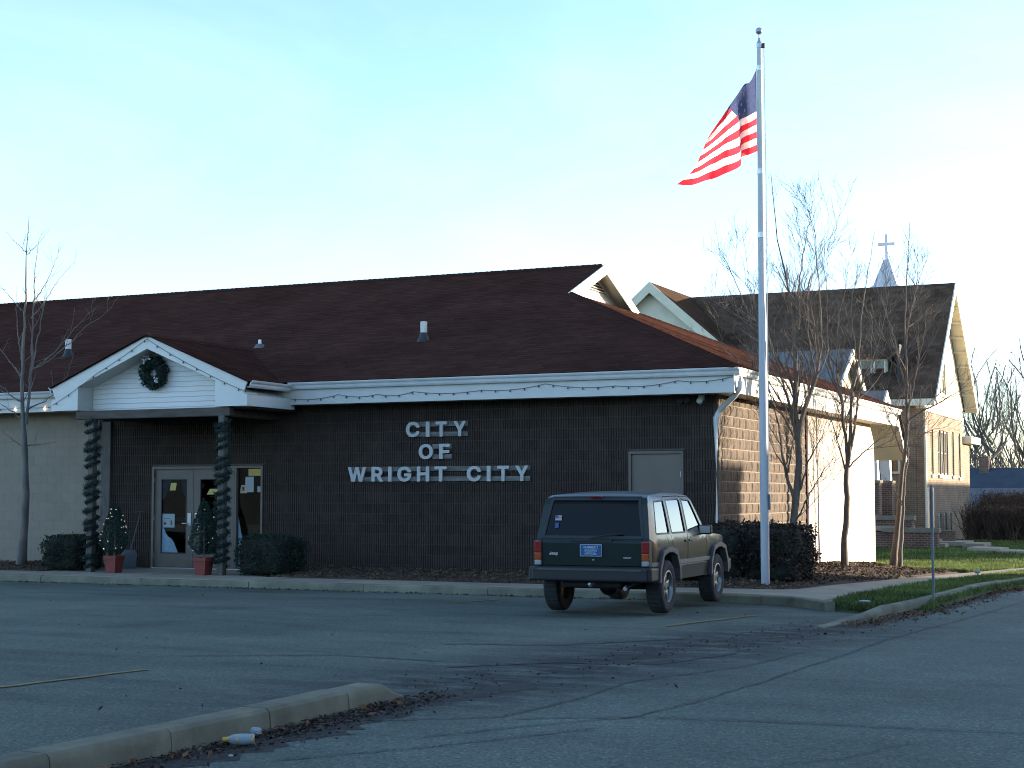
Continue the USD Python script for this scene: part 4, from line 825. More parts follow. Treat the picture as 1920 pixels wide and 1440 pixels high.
yf = EY + 0.088
lights('string of dark bulbs along the white front fascia right of the portico', [(-17.2, yf, 3.56), (-16.1, yf, 3.62), (-15.2, yf, 3.60), (-14.4, yf, 3.63), (-12.9, yf, 3.62), (-11.6, yf, 3.70), (-10.2, yf, 3.62), (-9.0, yf, 3.68), (-7.97, yf, 3.72)], 0.05, 0.30)
yr = PY - 0.012
lights('string of dark bulbs along the rake boards of the entrance gable', [(-21.98, yr, 3.47), (-20.85, yr, pz(-20.85) - 0.22), (PC, yr, PZ - 0.08), (-18.5, yr, pz(-18.5) - 0.2), (-17.25, yr, 3.62)], 0.02, 0.36)
lights('string of bulbs with three lit along the fascia left of the portico', [(-27.0, yf, 3.58), (-25.5, yf, 3.62), (-24.1, yf, 3.56), (-22.9, yf, 3.63), (-22.1, yf, 3.55)], 0.06, 0.42, lit=(6, 8, 9))
for x, lab in ((-9.02, 'dark twin floodlight under the front soffit above the service door'), (-8.72, 'small white floodlight under the front soffit near the corner')):
    t = thing('floodlight', lab, 'floodlight', (x, YW - 0.02, 3.32)); mt = 'black_plastic' if x < -9 else 'white_metal'
    obj('bracket', box(-0.05, -0.06, 0.02, 0.05, 0.02, 0.12), mt, t)
    for s in ((-1, 1) if x < -9 else (1,)):
        h = lathe([(0.0, 0.0), (0.03, 0.01), (0.055, 0.08), (0.055, 0.11), (0.0, 0.11)], 12); v = h[0][:, [0, 2, 1]] * [1, -1, 1]
        obj('lamp_head', (v @ np.array([[1, 0, 0], [0, .9, -.43], [0, .43, .9]]) + [s * 0.065 if x < -9 else 0, -0.05, -0.03], h[1]), mt, t)
# shrubs
def shrub(name, lab, cat, x0, y0, z0, x1, y1, z1, n, mat, size, seed, rough=0.05, rnd=0.16, group=None):
    t = thing(name, lab, cat, group=group); q = np.random.default_rng(seed)
    c = np.array([(x0 + x1) / 2, (y0 + y1) / 2, (z0 + z1) / 2]); h = np.array([(x1 - x0) / 2, (y1 - y0) / 2, (z1 - z0) / 2])
    d = rnddir(q, n); p = 5.0
    k = 1 / (np.abs(d) ** p).sum(1) ** (1 / p); s = d * k[:, None]               # superellipsoid surface
    w = 1 - np.abs(q.normal(size=n)) * 0.10 + rough * 2.0 * (meshkit.fbm(s * 2.3 + seed, 3) - 0.5)
    w = np.where(q.uniform(size=n) < 0.10, w + np.abs(q.normal(size=n)) * 0.07, w)
    s = s * w[:, None]; s[:, :2] *= (1 - 0.10 * np.clip(-s[:, 2:], 0, 1))
    P = c + s * h
    obj('foliage', leaves(P, size * q.uniform(0.6, 1.4, n), q, aspect=0.6), mat, t, tone=np.repeat(np.clip(q.normal(0.5, 0.25, n) + 0.4 * (meshkit.fbm(P * 3, 2) - 0.5), 0, 1), 4))
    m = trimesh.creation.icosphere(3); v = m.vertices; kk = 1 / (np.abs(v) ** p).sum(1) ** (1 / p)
    obj('inner_branches', (c + v * kk[:, None] * h * 0.86, np.array(m.faces)), 'hedge_core', t)  # solid dark core standing in for the shade inside the foliage
shrub('box_shrub', 'clipped dark box shrub left of the left portico post', 'shrub', -22.50, 25.45, 0.02, -21.42, 26.55, 0.80, 6000, 'boxwood', 0.045, 50, 0.09)
shrub('box_shrub', 'clipped dark box shrub in front of the entrance sidelight', 'shrub', -17.62, 25.35, 0.02, -16.45, 26.5, 0.85, 6000, 'boxwood', 0.045, 51, 0.09)
shrub('hedge', 'dark leggy hedge against the front wall beside the green car', 'hedge', -9.2, 26.15, 0.0, -7.6, 27.3, 1.12, 8000, 'barberry', 0.06, 52, 0.24)
shrub('hedge', 'dark hedge behind the foot of the flagpole', 'hedge', -7.95, 26.3, 0.0, -6.68, 27.9, 1.10, 8000, 'barberry', 0.06, 53, 0.24)
q = np.random.default_rng(54); p = np.stack([q.uniform(-8.0, -6.8, 60), np.full(60, 26.28) + q.normal(size=60) * 0.05, np.clip(q.normal(0.55, 0.22, 60), 0.1, 1.1)], -1)
v, f = leaves(p, q.uniform(0.04, 0.10, 60), q, aspect=0.7); obj('dead_leaves', (v, f), 'dry_leaf', tone=np.repeat(q.uniform(0, 1, 60), 4), label='dead tan leaves caught in the hedge behind the flagpole', kind='stuff')
def potted(x, y, hgt, lab, seed):
    t = thing('potted_tree', lab, 'potted tree', (x, y, 0.068)); q = np.random.default_rng(seed)
    pot = m3.Manifold.batch_hull([m3.Manifold.cube((a * 2, a * 2, 0.02)).translate((-a, -a, z)) for a, z in ((0.110, 0.0), (0.138, 0.27))])
    rim = m3.Manifold.cube((0.30, 0.30, 0.07)).translate((-0.15, -0.15, 0.27)); hole = m3.Manifold.cube((0.25, 0.25, 0.2)).translate((-0.125, -0.125, 0.30))
    obj('pot', arr(pot + rim - hole), 'terracotta', t); obj('soil', box(-0.124, -0.124, 0.285, 0.124, 0.124, 0.305), 'soil', t)
    obj('trunk', tube([(0, 0, 0.29), (0.01, 0, 0.6), (0, 0, hgt - 0.2)], [0.02, 0.018, 0.006], 7), 'bark_dark', t)
    n = 6500; z = q.uniform(0, 1, n) ** 0.9; R = 0.33 * np.clip(1.03 - z, 0, 1) ** 0.55 * np.clip(z * 3.2 + 0.40, 0, 1); a = q.uniform(0, 2 * PI, n)
    R = R * (1 + 0.28 * (meshkit.fbm(np.stack([np.cos(a) * 2, np.sin(a) * 2, z * 5], -1) + seed, 2) - 0.5)); k = q.uniform(0.55, 1.0, n) ** 0.5
    P = np.stack([R * k * np.cos(a), R * k * np.sin(a), 0.40 + (hgt - 0.40) * z], -1)
    obj('crown', leaves(P, 0.045 * q.uniform(0.6, 1.3, n), q, aspect=0.3), 'wreath_green', t, tone=np.repeat(q.uniform(0, 1, n), 4))
    b = MB(); ii = q.choice(np.nonzero(k > 0.93)[0], 200); ii = ii[np.argsort(np.abs(z[ii] - q.uniform(0.02, 0.95, 200)))][:34]
    for c in P[ii]:
        s = trimesh.creation.icosphere(1, 0.0065); b.add((s.vertices + c * np.array([1.06, 1.06, 1]), s.faces))
    obj('fairy_lights', b.mesh, 'bulb_fairy', t)
potted(-20.38, PY + 0.04, 1.36, 'cone tree in a red clay pot right of the left portico post', 60)
potted(-18.20, PY + 0.02, 1.42, 'cone tree with fairy lights in a red clay pot left of the right portico post', 61)
t = thing('snow_shovel', 'grey snow shovel leaning on the dark wall left of the entrance doors', 'shovel')
obj('shaft', tube([(-21.27, YW - 0.10, 1.24), (-21.30, YW - 0.38, 0.42)], 0.016, 8), 'shovel_grey', t)
obj('grip', tube([(-21.35, YW - 0.09, 1.26), (-21.19, YW - 0.09, 1.26)], 0.017, 8), 'black_plastic', t)
sh = np.linspace(-0.24, 0.24, 9); row = lambda z, y, w, c: np.stack([-21.30 + sh * w, y - c * (1 - (sh / 0.24) ** 2), np.full(9, z)], -1)
V = np.vstack([row(0.46, YW - 0.40, 0.55, 0.01), row(0.36, YW - 0.43, 0.9, 0.04), row(0.07, YW - 0.52, 1.0, 0.06)]); V = np.vstack([V, V + [0, 0.006, 0]])
F = []
for a in range(2):
    for k in range(8):
        i = a * 9 + k; F += [[i, i + 9, i + 10], [i, i + 10, i + 1], [i + 27, i + 37, i + 36], [i + 27, i + 28, i + 37]]
obj('blade', (V, np.array(F)), 'shovel_grey', t)

# ------------------------------------------------------------------ flagpole and flag
FX, FY = -7.14, 25.84
t = thing('flagpole', 'tall pale metal flagpole in front of the hedge at the building corner', 'flagpole', (FX, FY, 0.03))
H1 = 9.30
obj('shaft', lathe([(0.073, 0.0), (0.073, 2.9), (0.066, 4.4), (0.060, 6.1), (0.052, 7.6), (0.042, H1), (0.0, H1)], 22), 'pole_metal', t, smooth=40)
for z, R in ((7.12, 0.0575), (6.02, 0.0635), (8.92, 0.048)):
    obj('joint_band', lathe([(R - 0.01, z - 0.05), (R + 0.004, z - 0.045), (R + 0.004, z + 0.045), (R - 0.01, z + 0.05)], 22), 'steel', t)
obj('truck', lathe([(0.046, H1 - 0.02), (0.05, H1 + 0.05), (0.03, H1 + 0.10), (0.014, H1 + 0.16), (0.011, H1 + 0.24), (0, H1 + 0.24)], 16), 'ball_metal', t)
s = trimesh.creation.icosphere(3, 0.062); obj('ball_finial', (s.vertices + [0, 0, H1 + 0.275], np.array(s.faces)), 'ball_metal', t, smooth=True)
obj('pulley', MB().box(0.04, -0.015, H1 - 0.03, 0.10, 0.015, H1 + 0.05).mesh, 'black_plastic', t)
hal = [(0.085, 0.0, H1), (0.10, -0.02, 7.0), (0.095, -0.01, 5.0), (0.085, 0, 3.0), (0.080, -0.02, 1.45)]
obj('halyard', tube(hal, 0.006, 5), 'rope', t); obj('halyard', tube([(x - 0.015, y + 0.03, z) for x, y, z in hal], 0.006, 5), 'rope', t)
obj('cleat', MB().box(0.06, -0.02, 1.36, 0.10, 0.02, 1.52).add(tube([(0.09, 0, 1.34), (0.085, -0.02, 1.6)], 0.02, 6)).mesh, 'sign_metal', t)
obj('base_collar', lathe([(0.11, 0.0), (0.11, 0.02), (0.085, 0.035), (0.07, 0.035)], 20), 'sign_metal', t)
# flag: a control net in metres (across = along the picture's right, up), with real folds in depth
CU = [0.0, 0.13, 0.24, 0.40, 0.55, 0.72, 0.88, 1.0]
CV = [0.0, 0.27, 0.54, 0.77, 1.0]
k_ = 0.229 / 100 * 0.918   # metres per control unit
NET = {  # (x, y) control units; the hoist runs from (0,0) down to (0,682)
    0: [(0, 0), (0, 175), (0, 352), (0, 515), (0, 682)],
    1: [(-58, 140), (-74, 98), (-62, 372), (-60, 530), (-62, 700)],
    2: [(-105, 285), (-150, 194), (-134, 415), (-132, 585), (-132, 735)],
    3: [(-150, 410), (-212, 275), (-140, 425), (-138, 620), (-128, 785)],
    4: [(-190, 470), (-243, 316), (-205, 455), (-220, 632), (-240, 835)],
    5: [(-230, 530), (-273, 357), (-272, 508), (-318, 682), (-375, 890)],
    6: [(-280, 590), (-304, 400), (-334, 535), (-405, 712), (-510, 905)],
    7: [(-310, 640), (-326, 436), (-386, 562), (-470, 737), (-628, 890)]}
from scipy.interpolate import RectBivariateSpline, PchipInterpolator
A = np.array([[NET[a][b] for b in range(5)] for a in range(8)], float)
DEP = np.array([[0, 0, 0, 0, 0], [.25, .18, .18, .16, .12], [.45, .22, .08, .02, .00], [.85, .48, .14, .12, .12], [1.1, .72, .46, .38, .32], [1.2, .82, .56, .42, .28], [1.4, 1.10, .95, .80, .60], [1.5, 1.2, 1.05, .95, .72]])
fl_r, fl_n = np.array([math.cos(YAW), math.sin(YAW), 0]), np.array([-math.sin(YAW), math.cos(YAW), 0])
HO = np.array([FX, FY, 8.94]) - fl_r * 0.050
def flag_pt(u, v):
    out = []
    for M in (A[:, :, 0], A[:, :, 1], DEP):
        C = np.stack([PchipInterpolator(CV, M[a])(v) for a in range(8)], 0)
        out.append(PchipInterpolator(CU, C, axis=0)(u))
    x, y, d = out                          # each (nu, nv)
    rip = 0.016 * np.sin(u[:, None] * 31 + v[None] * 6) * u[:, None]
    return HO + x[..., None] * k_ * fl_r - np.array([0, 0, 1]) * (y[..., None] * k_) + fl_n * (d + rip)[..., None]
def flag_patch(u0, u1, v0, v1, nu, nv, th=0.0):
    P = flag_pt(np.linspace(u0, u1, nu), np.linspace(v0, v1, nv)).reshape(-1, 3)
    i, j = np.meshgrid(np.arange(nu - 1), np.arange(nv - 1), indexing='ij'); a = (i * nv + j).ravel()
    return P, np.vstack([np.stack([a, a + nv, a + nv + 1], 1), np.stack([a, a + nv + 1, a + 1], 1)])
fg = thing('flag', 'striped flag with blue canton blowing from the flagpole, lit from behind', 'flag')
for k in range(13):
    v0, v1 = k / 13, (k + 1) / 13
    obj('stripe', flag_patch(0.40 if k < 7 else 0.0, 1.0, v0, v1, 60, 5), 'flag_red' if k % 2 == 0 else 'flag_white', fg, smooth=True)
can = obj('canton', flag_patch(0.0, 0.40, 0.0, 7 / 13, 40, 30), 'flag_blue', fg, smooth=True)
st = MB()
for row in range(9):
    for c in range(6 if row % 2 == 0 else 5):
        u0 = 0.40 * (c * 2 + 1 + row % 2) / 12; v0 = 7 / 13 * (row + 1) / 10; R = 0.012
        g = np.arange(10) * PI / 5 + PI / 2; rr = np.where(np.arange(10) % 2 == 0, R, R * 0.4)
        pts = [flag_pt(np.array([u0]), np.array([v0]))[0, 0]] + [flag_pt(np.array([u0 + a * 0.75]), np.array([v0 + b]))[0, 0] for a, b in zip(rr * np.cos(g), -rr * np.sin(g) * 1.3)]
        for s in (-1, 1): st.add((np.array(pts) + fl_n * 0.004 * s, np.array([[0, 1 + a, 1 + (a + 1) % 10] for a in range(10)])))
obj('stars', st.mesh, 'flag_white', can, kind='stuff')
obj('hoist_band', tube(flag_pt(np.array([0.0]), np.linspace(0, 1, 20))[0], 0.012, 6), 'rope', fg)

# ------------------------------------------------------------------ bare trees
def twigs(M, path, rad_, rng, level, dens, length, up=0.55, spread=0.75, rmin=0.0022, frac0=0.12):
    """side shoots along a limb, recursively."""
    p = np.asarray(path, float); d = np.r_[0, np.cumsum(np.linalg.norm(np.diff(p, axis=0), axis=1))]
    n = max(1, int(d[-1] * dens))
    for s in rng.uniform(frac0, 1.0, n) * d[-1]:
        o = np.array([np.interp(s, d, p[:, c]) for c in range(3)]); i = min(len(p) - 2, np.searchsorted(d, s, 'right') - 1)
        t = p[i + 1] - p[i]; t /= np.linalg.norm(t) + 1e-9
        a = rnddir(rng, 1)[0]; a -= a.dot(t) * t; a /= np.linalg.norm(a) + 1e-9
        dr = t * rng.uniform(0.45, 0.9) + a * spread * rng.uniform(0.7, 1.2) + np.array([0, 0, up * rng.uniform(0.2, 1.0)]); dr /= np.linalg.norm(dr)
        ln = length * rng.uniform(0.35, 1.0) * (1.15 - 0.75 * s / d[-1]); k = 5 if level > 0 else 4
        r0 = max(rmin, np.interp(s, d, rad_) * rng.uniform(0.35, 0.6)); pts = [o]; cur = dr.copy()
        for _ in range(k - 1):
            cur = cur + rng.normal(size=3) * 0.08 + np.array([0, 0, 0.10 * up]); cur /= np.linalg.norm(cur); pts.append(pts[-1] + cur * ln / (k - 1))
        rr = np.linspace(r0, max(rmin * 0.6, r0 * 0.25), k)
        M.add(tube(pts, rr, 4 if level > 1 else 3, cap=False), rng.uniform(0.3, 0.7))
        if level > 0: twigs(M, pts, rr, rng, level - 1, dens * 1.25, length * 0.5, up, spread, rmin)
def bare_tree(lab, loc, trunk, limbs, seed, mat, dens=2.2, length=1.3, levels=2, up=0.55, cat='tree', spread=0.75, group=None, rmin=0.0028):
    """trunk, limbs: lists of (across, up, depth, radius) in metres at the tree."""
    q = np.random.default_rng(seed); t = thing('bare_tree', lab, cat, loc, group=group)
    W = lambda P: np.array([fl_r * a + fl_n * c + np.array([0, 0, b]) for a, b, c, _ in P])
    def fine(P, n):
        p, rr = W(P), np.array([x[3] for x in P]); d = np.r_[0, np.cumsum(np.linalg.norm(np.diff(p, axis=0), axis=1))]; s = np.linspace(0, d[-1], n)
        g = PchipInterpolator(d, p)(s); g[1:-1] += q.normal(size=(n - 2, 3)) * 0.010; return g, np.interp(s, d, rr)
    g, rr = fine(trunk, 26); rr = rr * (1 + 0.06 * q.normal(size=26)); rr[0] *= 1.35; rr[1] *= 1.12
    tk = obj('trunk', tube(g, rr, 10), mat, t, smooth=True)
    tm = MB(); twigs(tm, g[len(g) // 3:], rr[len(g) // 3:], q, levels - 1, dens * 0.7, length * 0.7, up, spread, rmin)
    if tm.n: obj('crown', tm.mesh, mat, t, tone=tm.tone)
    for P in limbs:
        g, rr = fine(P, 22); M = MB().add(tube(g, rr, 7)); twigs(M, g, rr, q, levels, dens, length, up, spread, rmin)
        obj('limb', M.mesh, mat, t, tone=M.tone)
    return t
def px(d, x0, pts, r0, r1, dep=0.0, dz=0.0):
    """list of (across, up, depth, radius) from surveyed offsets: d is the distance at which the units were read."""
    n = len(pts); return [((a - x0) * d / 2938.0, 1.6 + (930 - b) * d / 2938.0 + dz, dep * (k / max(1, n - 1)), r1 + (r0 - r1) * (1 - k / max(1, n - 1)) ** 1.5) for k, (a, b) in enumerate(pts)]
d1 = 28.9
bare_tree('bare many-stemmed tree rising from the hedge at the brick side wall', (-7.30, 28.4, 0.0),
    px(d1, 1487, [(1484, 1088), (1484, 1010), (1490, 950), (1497, 890), (1498, 830), (1494, 767), (1493, 700), (1493, 633), (1490, 587), (1483, 547), (1480, 517), (1473, 490), (1462, 433), (1457, 367), (1452, 320)], 0.084, 0.006),
    [px(d1, 1487, [(1497, 850), (1507, 773), (1530, 710), (1540, 653), (1540, 600), (1537, 553), (1530, 467), (1524, 420)], 0.055, 0.005, -0.3),
     px(d1, 1487, [(1494, 760), (1487, 717), (1457, 660), (1440, 620), (1407, 577), (1383, 513), (1357, 460)], 0.040, 0.004, 0.3),
     px(d1, 1487, [(1497, 840), (1480, 760), (1462, 700), (1440, 640), (1420, 600), (1400, 520)], 0.035, 0.004, -0.5),
     px(d1, 1487, [(1493, 650), (1503, 590), (1505, 540), (1512, 480), (1527, 410), (1535, 367)], 0.030, 0.004, 0.2),
     px(d1, 1487, [(1530, 700), (1520, 600), (1522, 547), (1540, 487), (1583, 417)], 0.022, 0.004, 0.3),
     px(d1, 1487, [(1490, 940), (1470, 860), (1464, 790), (1452, 740), (1447, 690)], 0.035, 0.006, 0.4),
     px(d1, 1487, [(1492, 960), (1510, 880), (1522, 850), (1540, 810), (1548, 770)], 0.025, 0.005, -0.3),
     px(d1, 1487, [(1486, 990), (1500, 950), (1525, 900), (1560, 850)], 0.022, 0.004, -0.6),
     px(d1, 1487, [(1497, 840), (1478, 790), (1440, 740), (1410, 690), (1380, 660), (1362, 640)], 0.024, 0.004, 0.5)],
    71, 'bark_dark', 4.6, 1.9, up=0.62, spread=0.72, rmin=0.0036)
d2 = 33.1
bare_tree('bare slender tree in front of the cream side wall', (-7.45, 33.2, -0.02),
    px(d2, 1583, [(1583, 1060), (1585, 1000), (1589, 940), (1590, 880), (1594, 850), (1598, 800), (1601, 740), (1612, 690), (1618, 640), (1622, 590), (1632, 530), (1642, 470), (1650, 425)], 0.075, 0.005, dz=0.02),
    [px(d2, 1583, [(1591, 870), (1587, 800), (1584, 750), (1570, 700), (1562, 660), (1560, 600), (1562, 540), (1555, 480)], 0.042, 0.004, 0.3),
     px(d2, 1583, [(1594, 850), (1606, 790), (1612, 740), (1625, 700), (1650, 640), (1660, 600), (1668, 540)], 0.035, 0.004, -0.3),
     px(d2, 1583, [(1590, 890), (1578, 840), (1567, 790), (1552, 760), (1530, 730)], 0.022, 0.004, 0.4),
     px(d2, 1583, [(1590, 880), (1625, 840), (1650, 820), (1680, 800)], 0.018, 0.004, -0.4),
     px(d2, 1583, [(1584, 750), (1576, 680), (1580, 600), (1598, 520), (1604, 470)], 0.024, 0.004, 0.2),
     px(d2, 1583, [(1612, 700), (1608, 640), (1600, 590), (1606, 530)], 0.02, 0.004, -0.2)],
    72, 'bark_dark', 4.6, 1.7, up=0.62, spread=0.72, rmin=0.0036)
d3 = 35.9
bare_tree('bare leaning tree at the far end of the mulch bed', (-7.0, 36.3, -0.08),
    px(d3, 1675, [(1673, 1060), (1678, 1010), (1685, 950), (1690, 900), (1697, 860), (1702, 800), (1703, 740), (1703, 680), (1702, 620), (1704, 570), (1707, 520), (1712, 460), (1714, 410)], 0.074, 0.007, dz=0.06),
    [px(d3, 1675, [(1700, 790), (1722, 768), (1750, 755), (1778, 738), (1795, 728)], 0.035, 0.006, -0.4),
     px(d3, 1675, [(1703, 640), (1712, 590), (1725, 545), (1740, 500), (1760, 455)], 0.030, 0.004, 0.3),
     px(d3, 1675, [(1703, 720), (1690, 660), (1683, 610), (1668, 560), (1655, 520)], 0.028, 0.004, 0.4),
     px(d3, 1675, [(1702, 780), (1716, 710), (1730, 650), (1738, 600), (1735, 560)], 0.030, 0.004, -0.2),
     px(d3, 1675, [(1697, 860), (1680, 800), (1665, 750), (1640, 700)], 0.026, 0.004, 0.5),
     px(d3, 1675, [(1698, 850), (1714, 820), (1745, 800), (1770, 795)], 0.022, 0.004, -0.5)],
    73, 'bark_dark', 4.6, 1.9, up=0.62, spread=0.72, rmin=0.0036)
bare_tree('thin pale sapling stem beside the leaning tree', (-6.82, 36.1, -0.08),
    px(d3, 1685, [(1683, 1060), (1687, 1000), (1691, 950), (1695, 890), (1700, 860), (1703, 800), (1708, 720)], 0.05, 0.008, dz=0.06),
    [px(d3, 1685, [(1690, 945), (1678, 910), (1672, 880)], 0.014, 0.004, 0.2), px(d3, 1685, [(1690, 940), (1664, 900), (1645, 880)], 0.012, 0.004, -0.2)], 74, 'bark_light', 1.2, 0.6, 1)
d0 = 33.8
bare_tree('young bare tree with upswept limbs before the cream wall on the left', (-23.63, 26.3, 0.05),
    px(d0, 40, [(40, 1062), (44, 980), (46, 920), (42, 860), (38, 800), (34, 740), (35, 660), (36, 600), (37, 540), (37, 480), (39, 430), (40, 405)], 0.095, 0.006),
    [px(d0, 40, [(44, 800), (48, 720), (49, 640), (51, 560), (51, 500), (52, 460), (60, 435)], 0.035, 0.004, 0.2),
     px(d0, 40, [(47, 720), (55, 690), (62, 650), (72, 600), (78, 570), (82, 540)], 0.022, 0.004, -0.3),
     px(d0, 40, [(47, 700), (80, 675), (110, 640), (135, 605), (165, 575)], 0.020, 0.003, 0.3),
     px(d0, 40, [(36, 690), (26, 655), (18, 620), (13, 570), (11, 535)], 0.022, 0.004, 0.3),
     px(d0, 40, [(36, 590), (18, 570), (2, 550), (-15, 525)], 0.014, 0.003, -0.2),
     px(d0, 40, [(38, 475), (20, 460), (2, 442), (-12, 430)], 0.010, 0.003, 0.2), px(d0, 40, [(38, 478), (55, 465), (70, 450), (84, 432)], 0.010, 0.003, -0.2),
     px(d0, 40, [(50, 570), (66, 545), (78, 520), (95, 470), (104, 452)], 0.016, 0.003, 0.2),
     px(d0, 40, [(48, 600), (75, 570), (95, 540), (120, 510), (137, 498)], 0.014, 0.003, -0.3),
     px(d0, 40, [(35, 720), (15, 690), (-5, 670), (-25, 640)], 0.020, 0.003, 0.3),
     px(d0, 40, [(36, 760), (10, 740), (-20, 700)], 0.020, 0.003, -0.3), px(d0, 40, [(46, 770), (75, 755), (95, 735), (112, 700), (120, 660)], 0.018, 0.003, 0.4),
     px(d0, 40, [(38, 795), (22, 778), (0, 762), (-18, 740)], 0.018, 0.003, -0.3), px(d0, 40, [(42, 840), (65, 838), (98, 832)], 0.014, 0.004, 0.1), px(d0, 40, [(42, 845), (20, 830), (-4, 812)], 0.014, 0.004, 0.1),
     px(d0, 40, [(48, 700), (70, 690), (120, 650), (150, 620), (190, 590), (215, 560)], 0.016, 0.003, -0.1)],
    75, 'bark_light', 2.0, 0.8, 1, rmin=0.0045)

# ------------------------------------------------------------------ the parked car (x right, y forward, rear axle at y = 0)
def profile(pts, r=0.0):
    c = m3.CrossSection([np.asarray(pts, float)], m3.FillRule.NonZero)
    return c.offset(-r, m3.JoinType.Round, circular_segments=16).offset(r, m3.JoinType.Round, circular_segments=16) if r else c
def along_x(cs, half):     # profile in (y, z) -> solid across x
    return cs.extrude(2 * half).warp_batch(lambda v: np.stack([v[:, 2] - half, v[:, 0], v[:, 1]], 1))
BODY = [(-0.69, 0.47), (-0.745, 0.62), (-0.75, 0.98), (-0.70, 1.03), (-0.575, 1.50), (-0.52, 1.595), (-0.40, 1.635), (0.35, 1.672), (1.00, 1.668), (1.42, 1.625), (1.90, 1.11), (2.02, 1.055), (2.75, 1.015), (3.12, 0.955), (3.20, 0.90), (3.23, 0.62), (3.18, 0.50), (2.9, 0.44), (0.5, 0.44)]
def shape(k):
    def w(v):
        x, y, z = v.T.copy()
        s = 1 - 0.155 * np.clip((z - 0.99) / 0.66, 0, 1.2) - 0.035 * np.clip((0.92 - z) / 0.45, 0, 1) ** 2
        s *= 1 - 0.075 * np.clip((z - 1.54) / 0.12, 0, 1) ** 2
        s *= 1 - 0.075 * np.clip((-0.42 - y) / 0.33, 0, 1.1) ** 2 - 0.11 * np.clip((y - 2.6) / 0.6, 0, 1.1) ** 2
        z2 = z - 0.022 * np.clip(z - 1.4, 0, 1) / 0.25 * (x / 0.8) ** 2
        return np.stack([x * s, y, z2], 1)
    return w
def hull_of(off, half):
    cs = profile(BODY, 0.02)
    if off: cs = cs.offset(-off, m3.JoinType.Round)
    return along_x(cs, half).refine_to_length(0.085).warp_batch(shape(0))
car = thing('parked_car', 'dark green boxy four-door off-roader parked nose to the kerb', 'car', (-7.86, 20.42, 0.0), 2.0)
outer = hull_of(0, 0.855)
inn = hull_of(0.045, 0.81)
cabin = inn ^ m3.Manifold.cube((2, 2.62, 1.2)).translate((-1, -0.70, 0.62))
bay = hull_of(0.06, 0.79) ^ m3.Manifold.cube((2, 1.0, 0.5)).translate((-1, 2.1, 0.3))
arch = lambda y: profile([(y - 0.455, 0.30), (y + 0.455, 0.30), (y + 0.44, 0.60), (y + 0.30, 0.80), (y + 0.10, 0.845), (y - 0.10, 0.845), (y - 0.30, 0.80), (y - 0.44, 0.60)])
ARC = [along_x(arch(y), 0.9) for y in (0.0, 2.57)]
core_ = m3.Manifold.cube((1.10, 4.2, 1.5)).translate((-0.55, -0.9, 0.2))
shell = outer - cabin - bay - (ARC[0] - core_) - (ARC[1] - core_)
win = {'quarter': [(-0.50, 1.085), (0.12, 1.085), (0.12, 1.545), (-0.33, 1.53)], 'rear': [(0.22, 1.085), (0.90, 1.085), (0.90, 1.565), (0.22, 1.555)],
       'front': [(1.00, 1.085), (1.80, 1.085), (1.40, 1.545), (1.00, 1.565)]}
WIN = {k: along_x(profile(v, 0.03), 1.0) for k, v in win.items()}
for w in WIN.values(): shell = shell - w
rw = m3.CrossSection([np.array([(-0.70, 1.055), (0.70, 1.055), (0.615, 1.55), (-0.615, 1.55)])]).offset(0.02, m3.JoinType.Round)
RW = rw.extrude(0.5).warp_batch(lambda v: np.stack([v[:, 0], -v[:, 2] - 0.42, v[:, 1]], 1))
ws = m3.CrossSection([np.array([(-0.68, 1.13), (0.68, 1.13), (0.60, 1.575), (-0.60, 1.575)])])
WS = ws.extrude(0.75).warp_batch(lambda v: np.stack([v[:, 0], 2.0 - v[:, 2], v[:, 1]], 1))
shell = shell - RW - WS
glz = hull_of(0.012, 0.843) - hull_of(0.018, 0.837)
doors = {'d0': [(0.17, 0.52), (0.95, 0.52), (0.95, 1.60), (0.17, 1.59), (0.17, 1.0), (0.46, 0.72)], 'd1': [(0.965, 0.52), (1.95, 0.52), (1.93, 1.05), (1.45, 1.585), (0.965, 1.60)]}
gap = m3.Manifold()
parts = []
for k, pts in doors.items():
    c = profile(pts, 0.03); big = along_x(c.offset(0.004, m3.JoinType.Round), 1.2); small = along_x(c.offset(-0.004, m3.JoinType.Round), 1.2)
    side_only = m3.Manifold.cube((0.5, 5, 3)).translate((0.5, -1, 0)) + m3.Manifold.cube((0.5, 5, 3)).translate((-1.0, -1, 0))
    parts.append(shell ^ small ^ side_only); gap = gap + (big ^ side_only)
tg = m3.CrossSection([np.array([(-0.715, 0.66), (0.715, 0.66), (0.715, 1.02), (0.64, 1.585), (-0.64, 1.585), (-0.715, 1.02)])])
tgb = lambda o: tg.offset(o, m3.JoinType.Round).extrude(0.5).warp_batch(lambda v: np.stack([v[:, 0], -v[:, 2] - 0.46, v[:, 1]], 1))
gate = shell ^ tgb(-0.004); body = shell - gap - tgb(0.004)
obj('body', arr(body), 'car_green', car, smooth=32)
DR = []
for pr_ in parts:
    for sgn in (1, -1):
        DR.append(obj('door', arr(pr_ ^ m3.Manifold.cube((2, 6, 4)).translate((0 if sgn > 0 else -2, -2, -1))), 'car_green', car, smooth=32))
gt = obj('tailgate', arr(gate), 'car_green', car, smooth=32)
obj('rear_window', arr(glz ^ RW), 'pane_rear', car, smooth=32)
obj('windscreen', arr(glz ^ WS), 'pane_car', car, smooth=32)
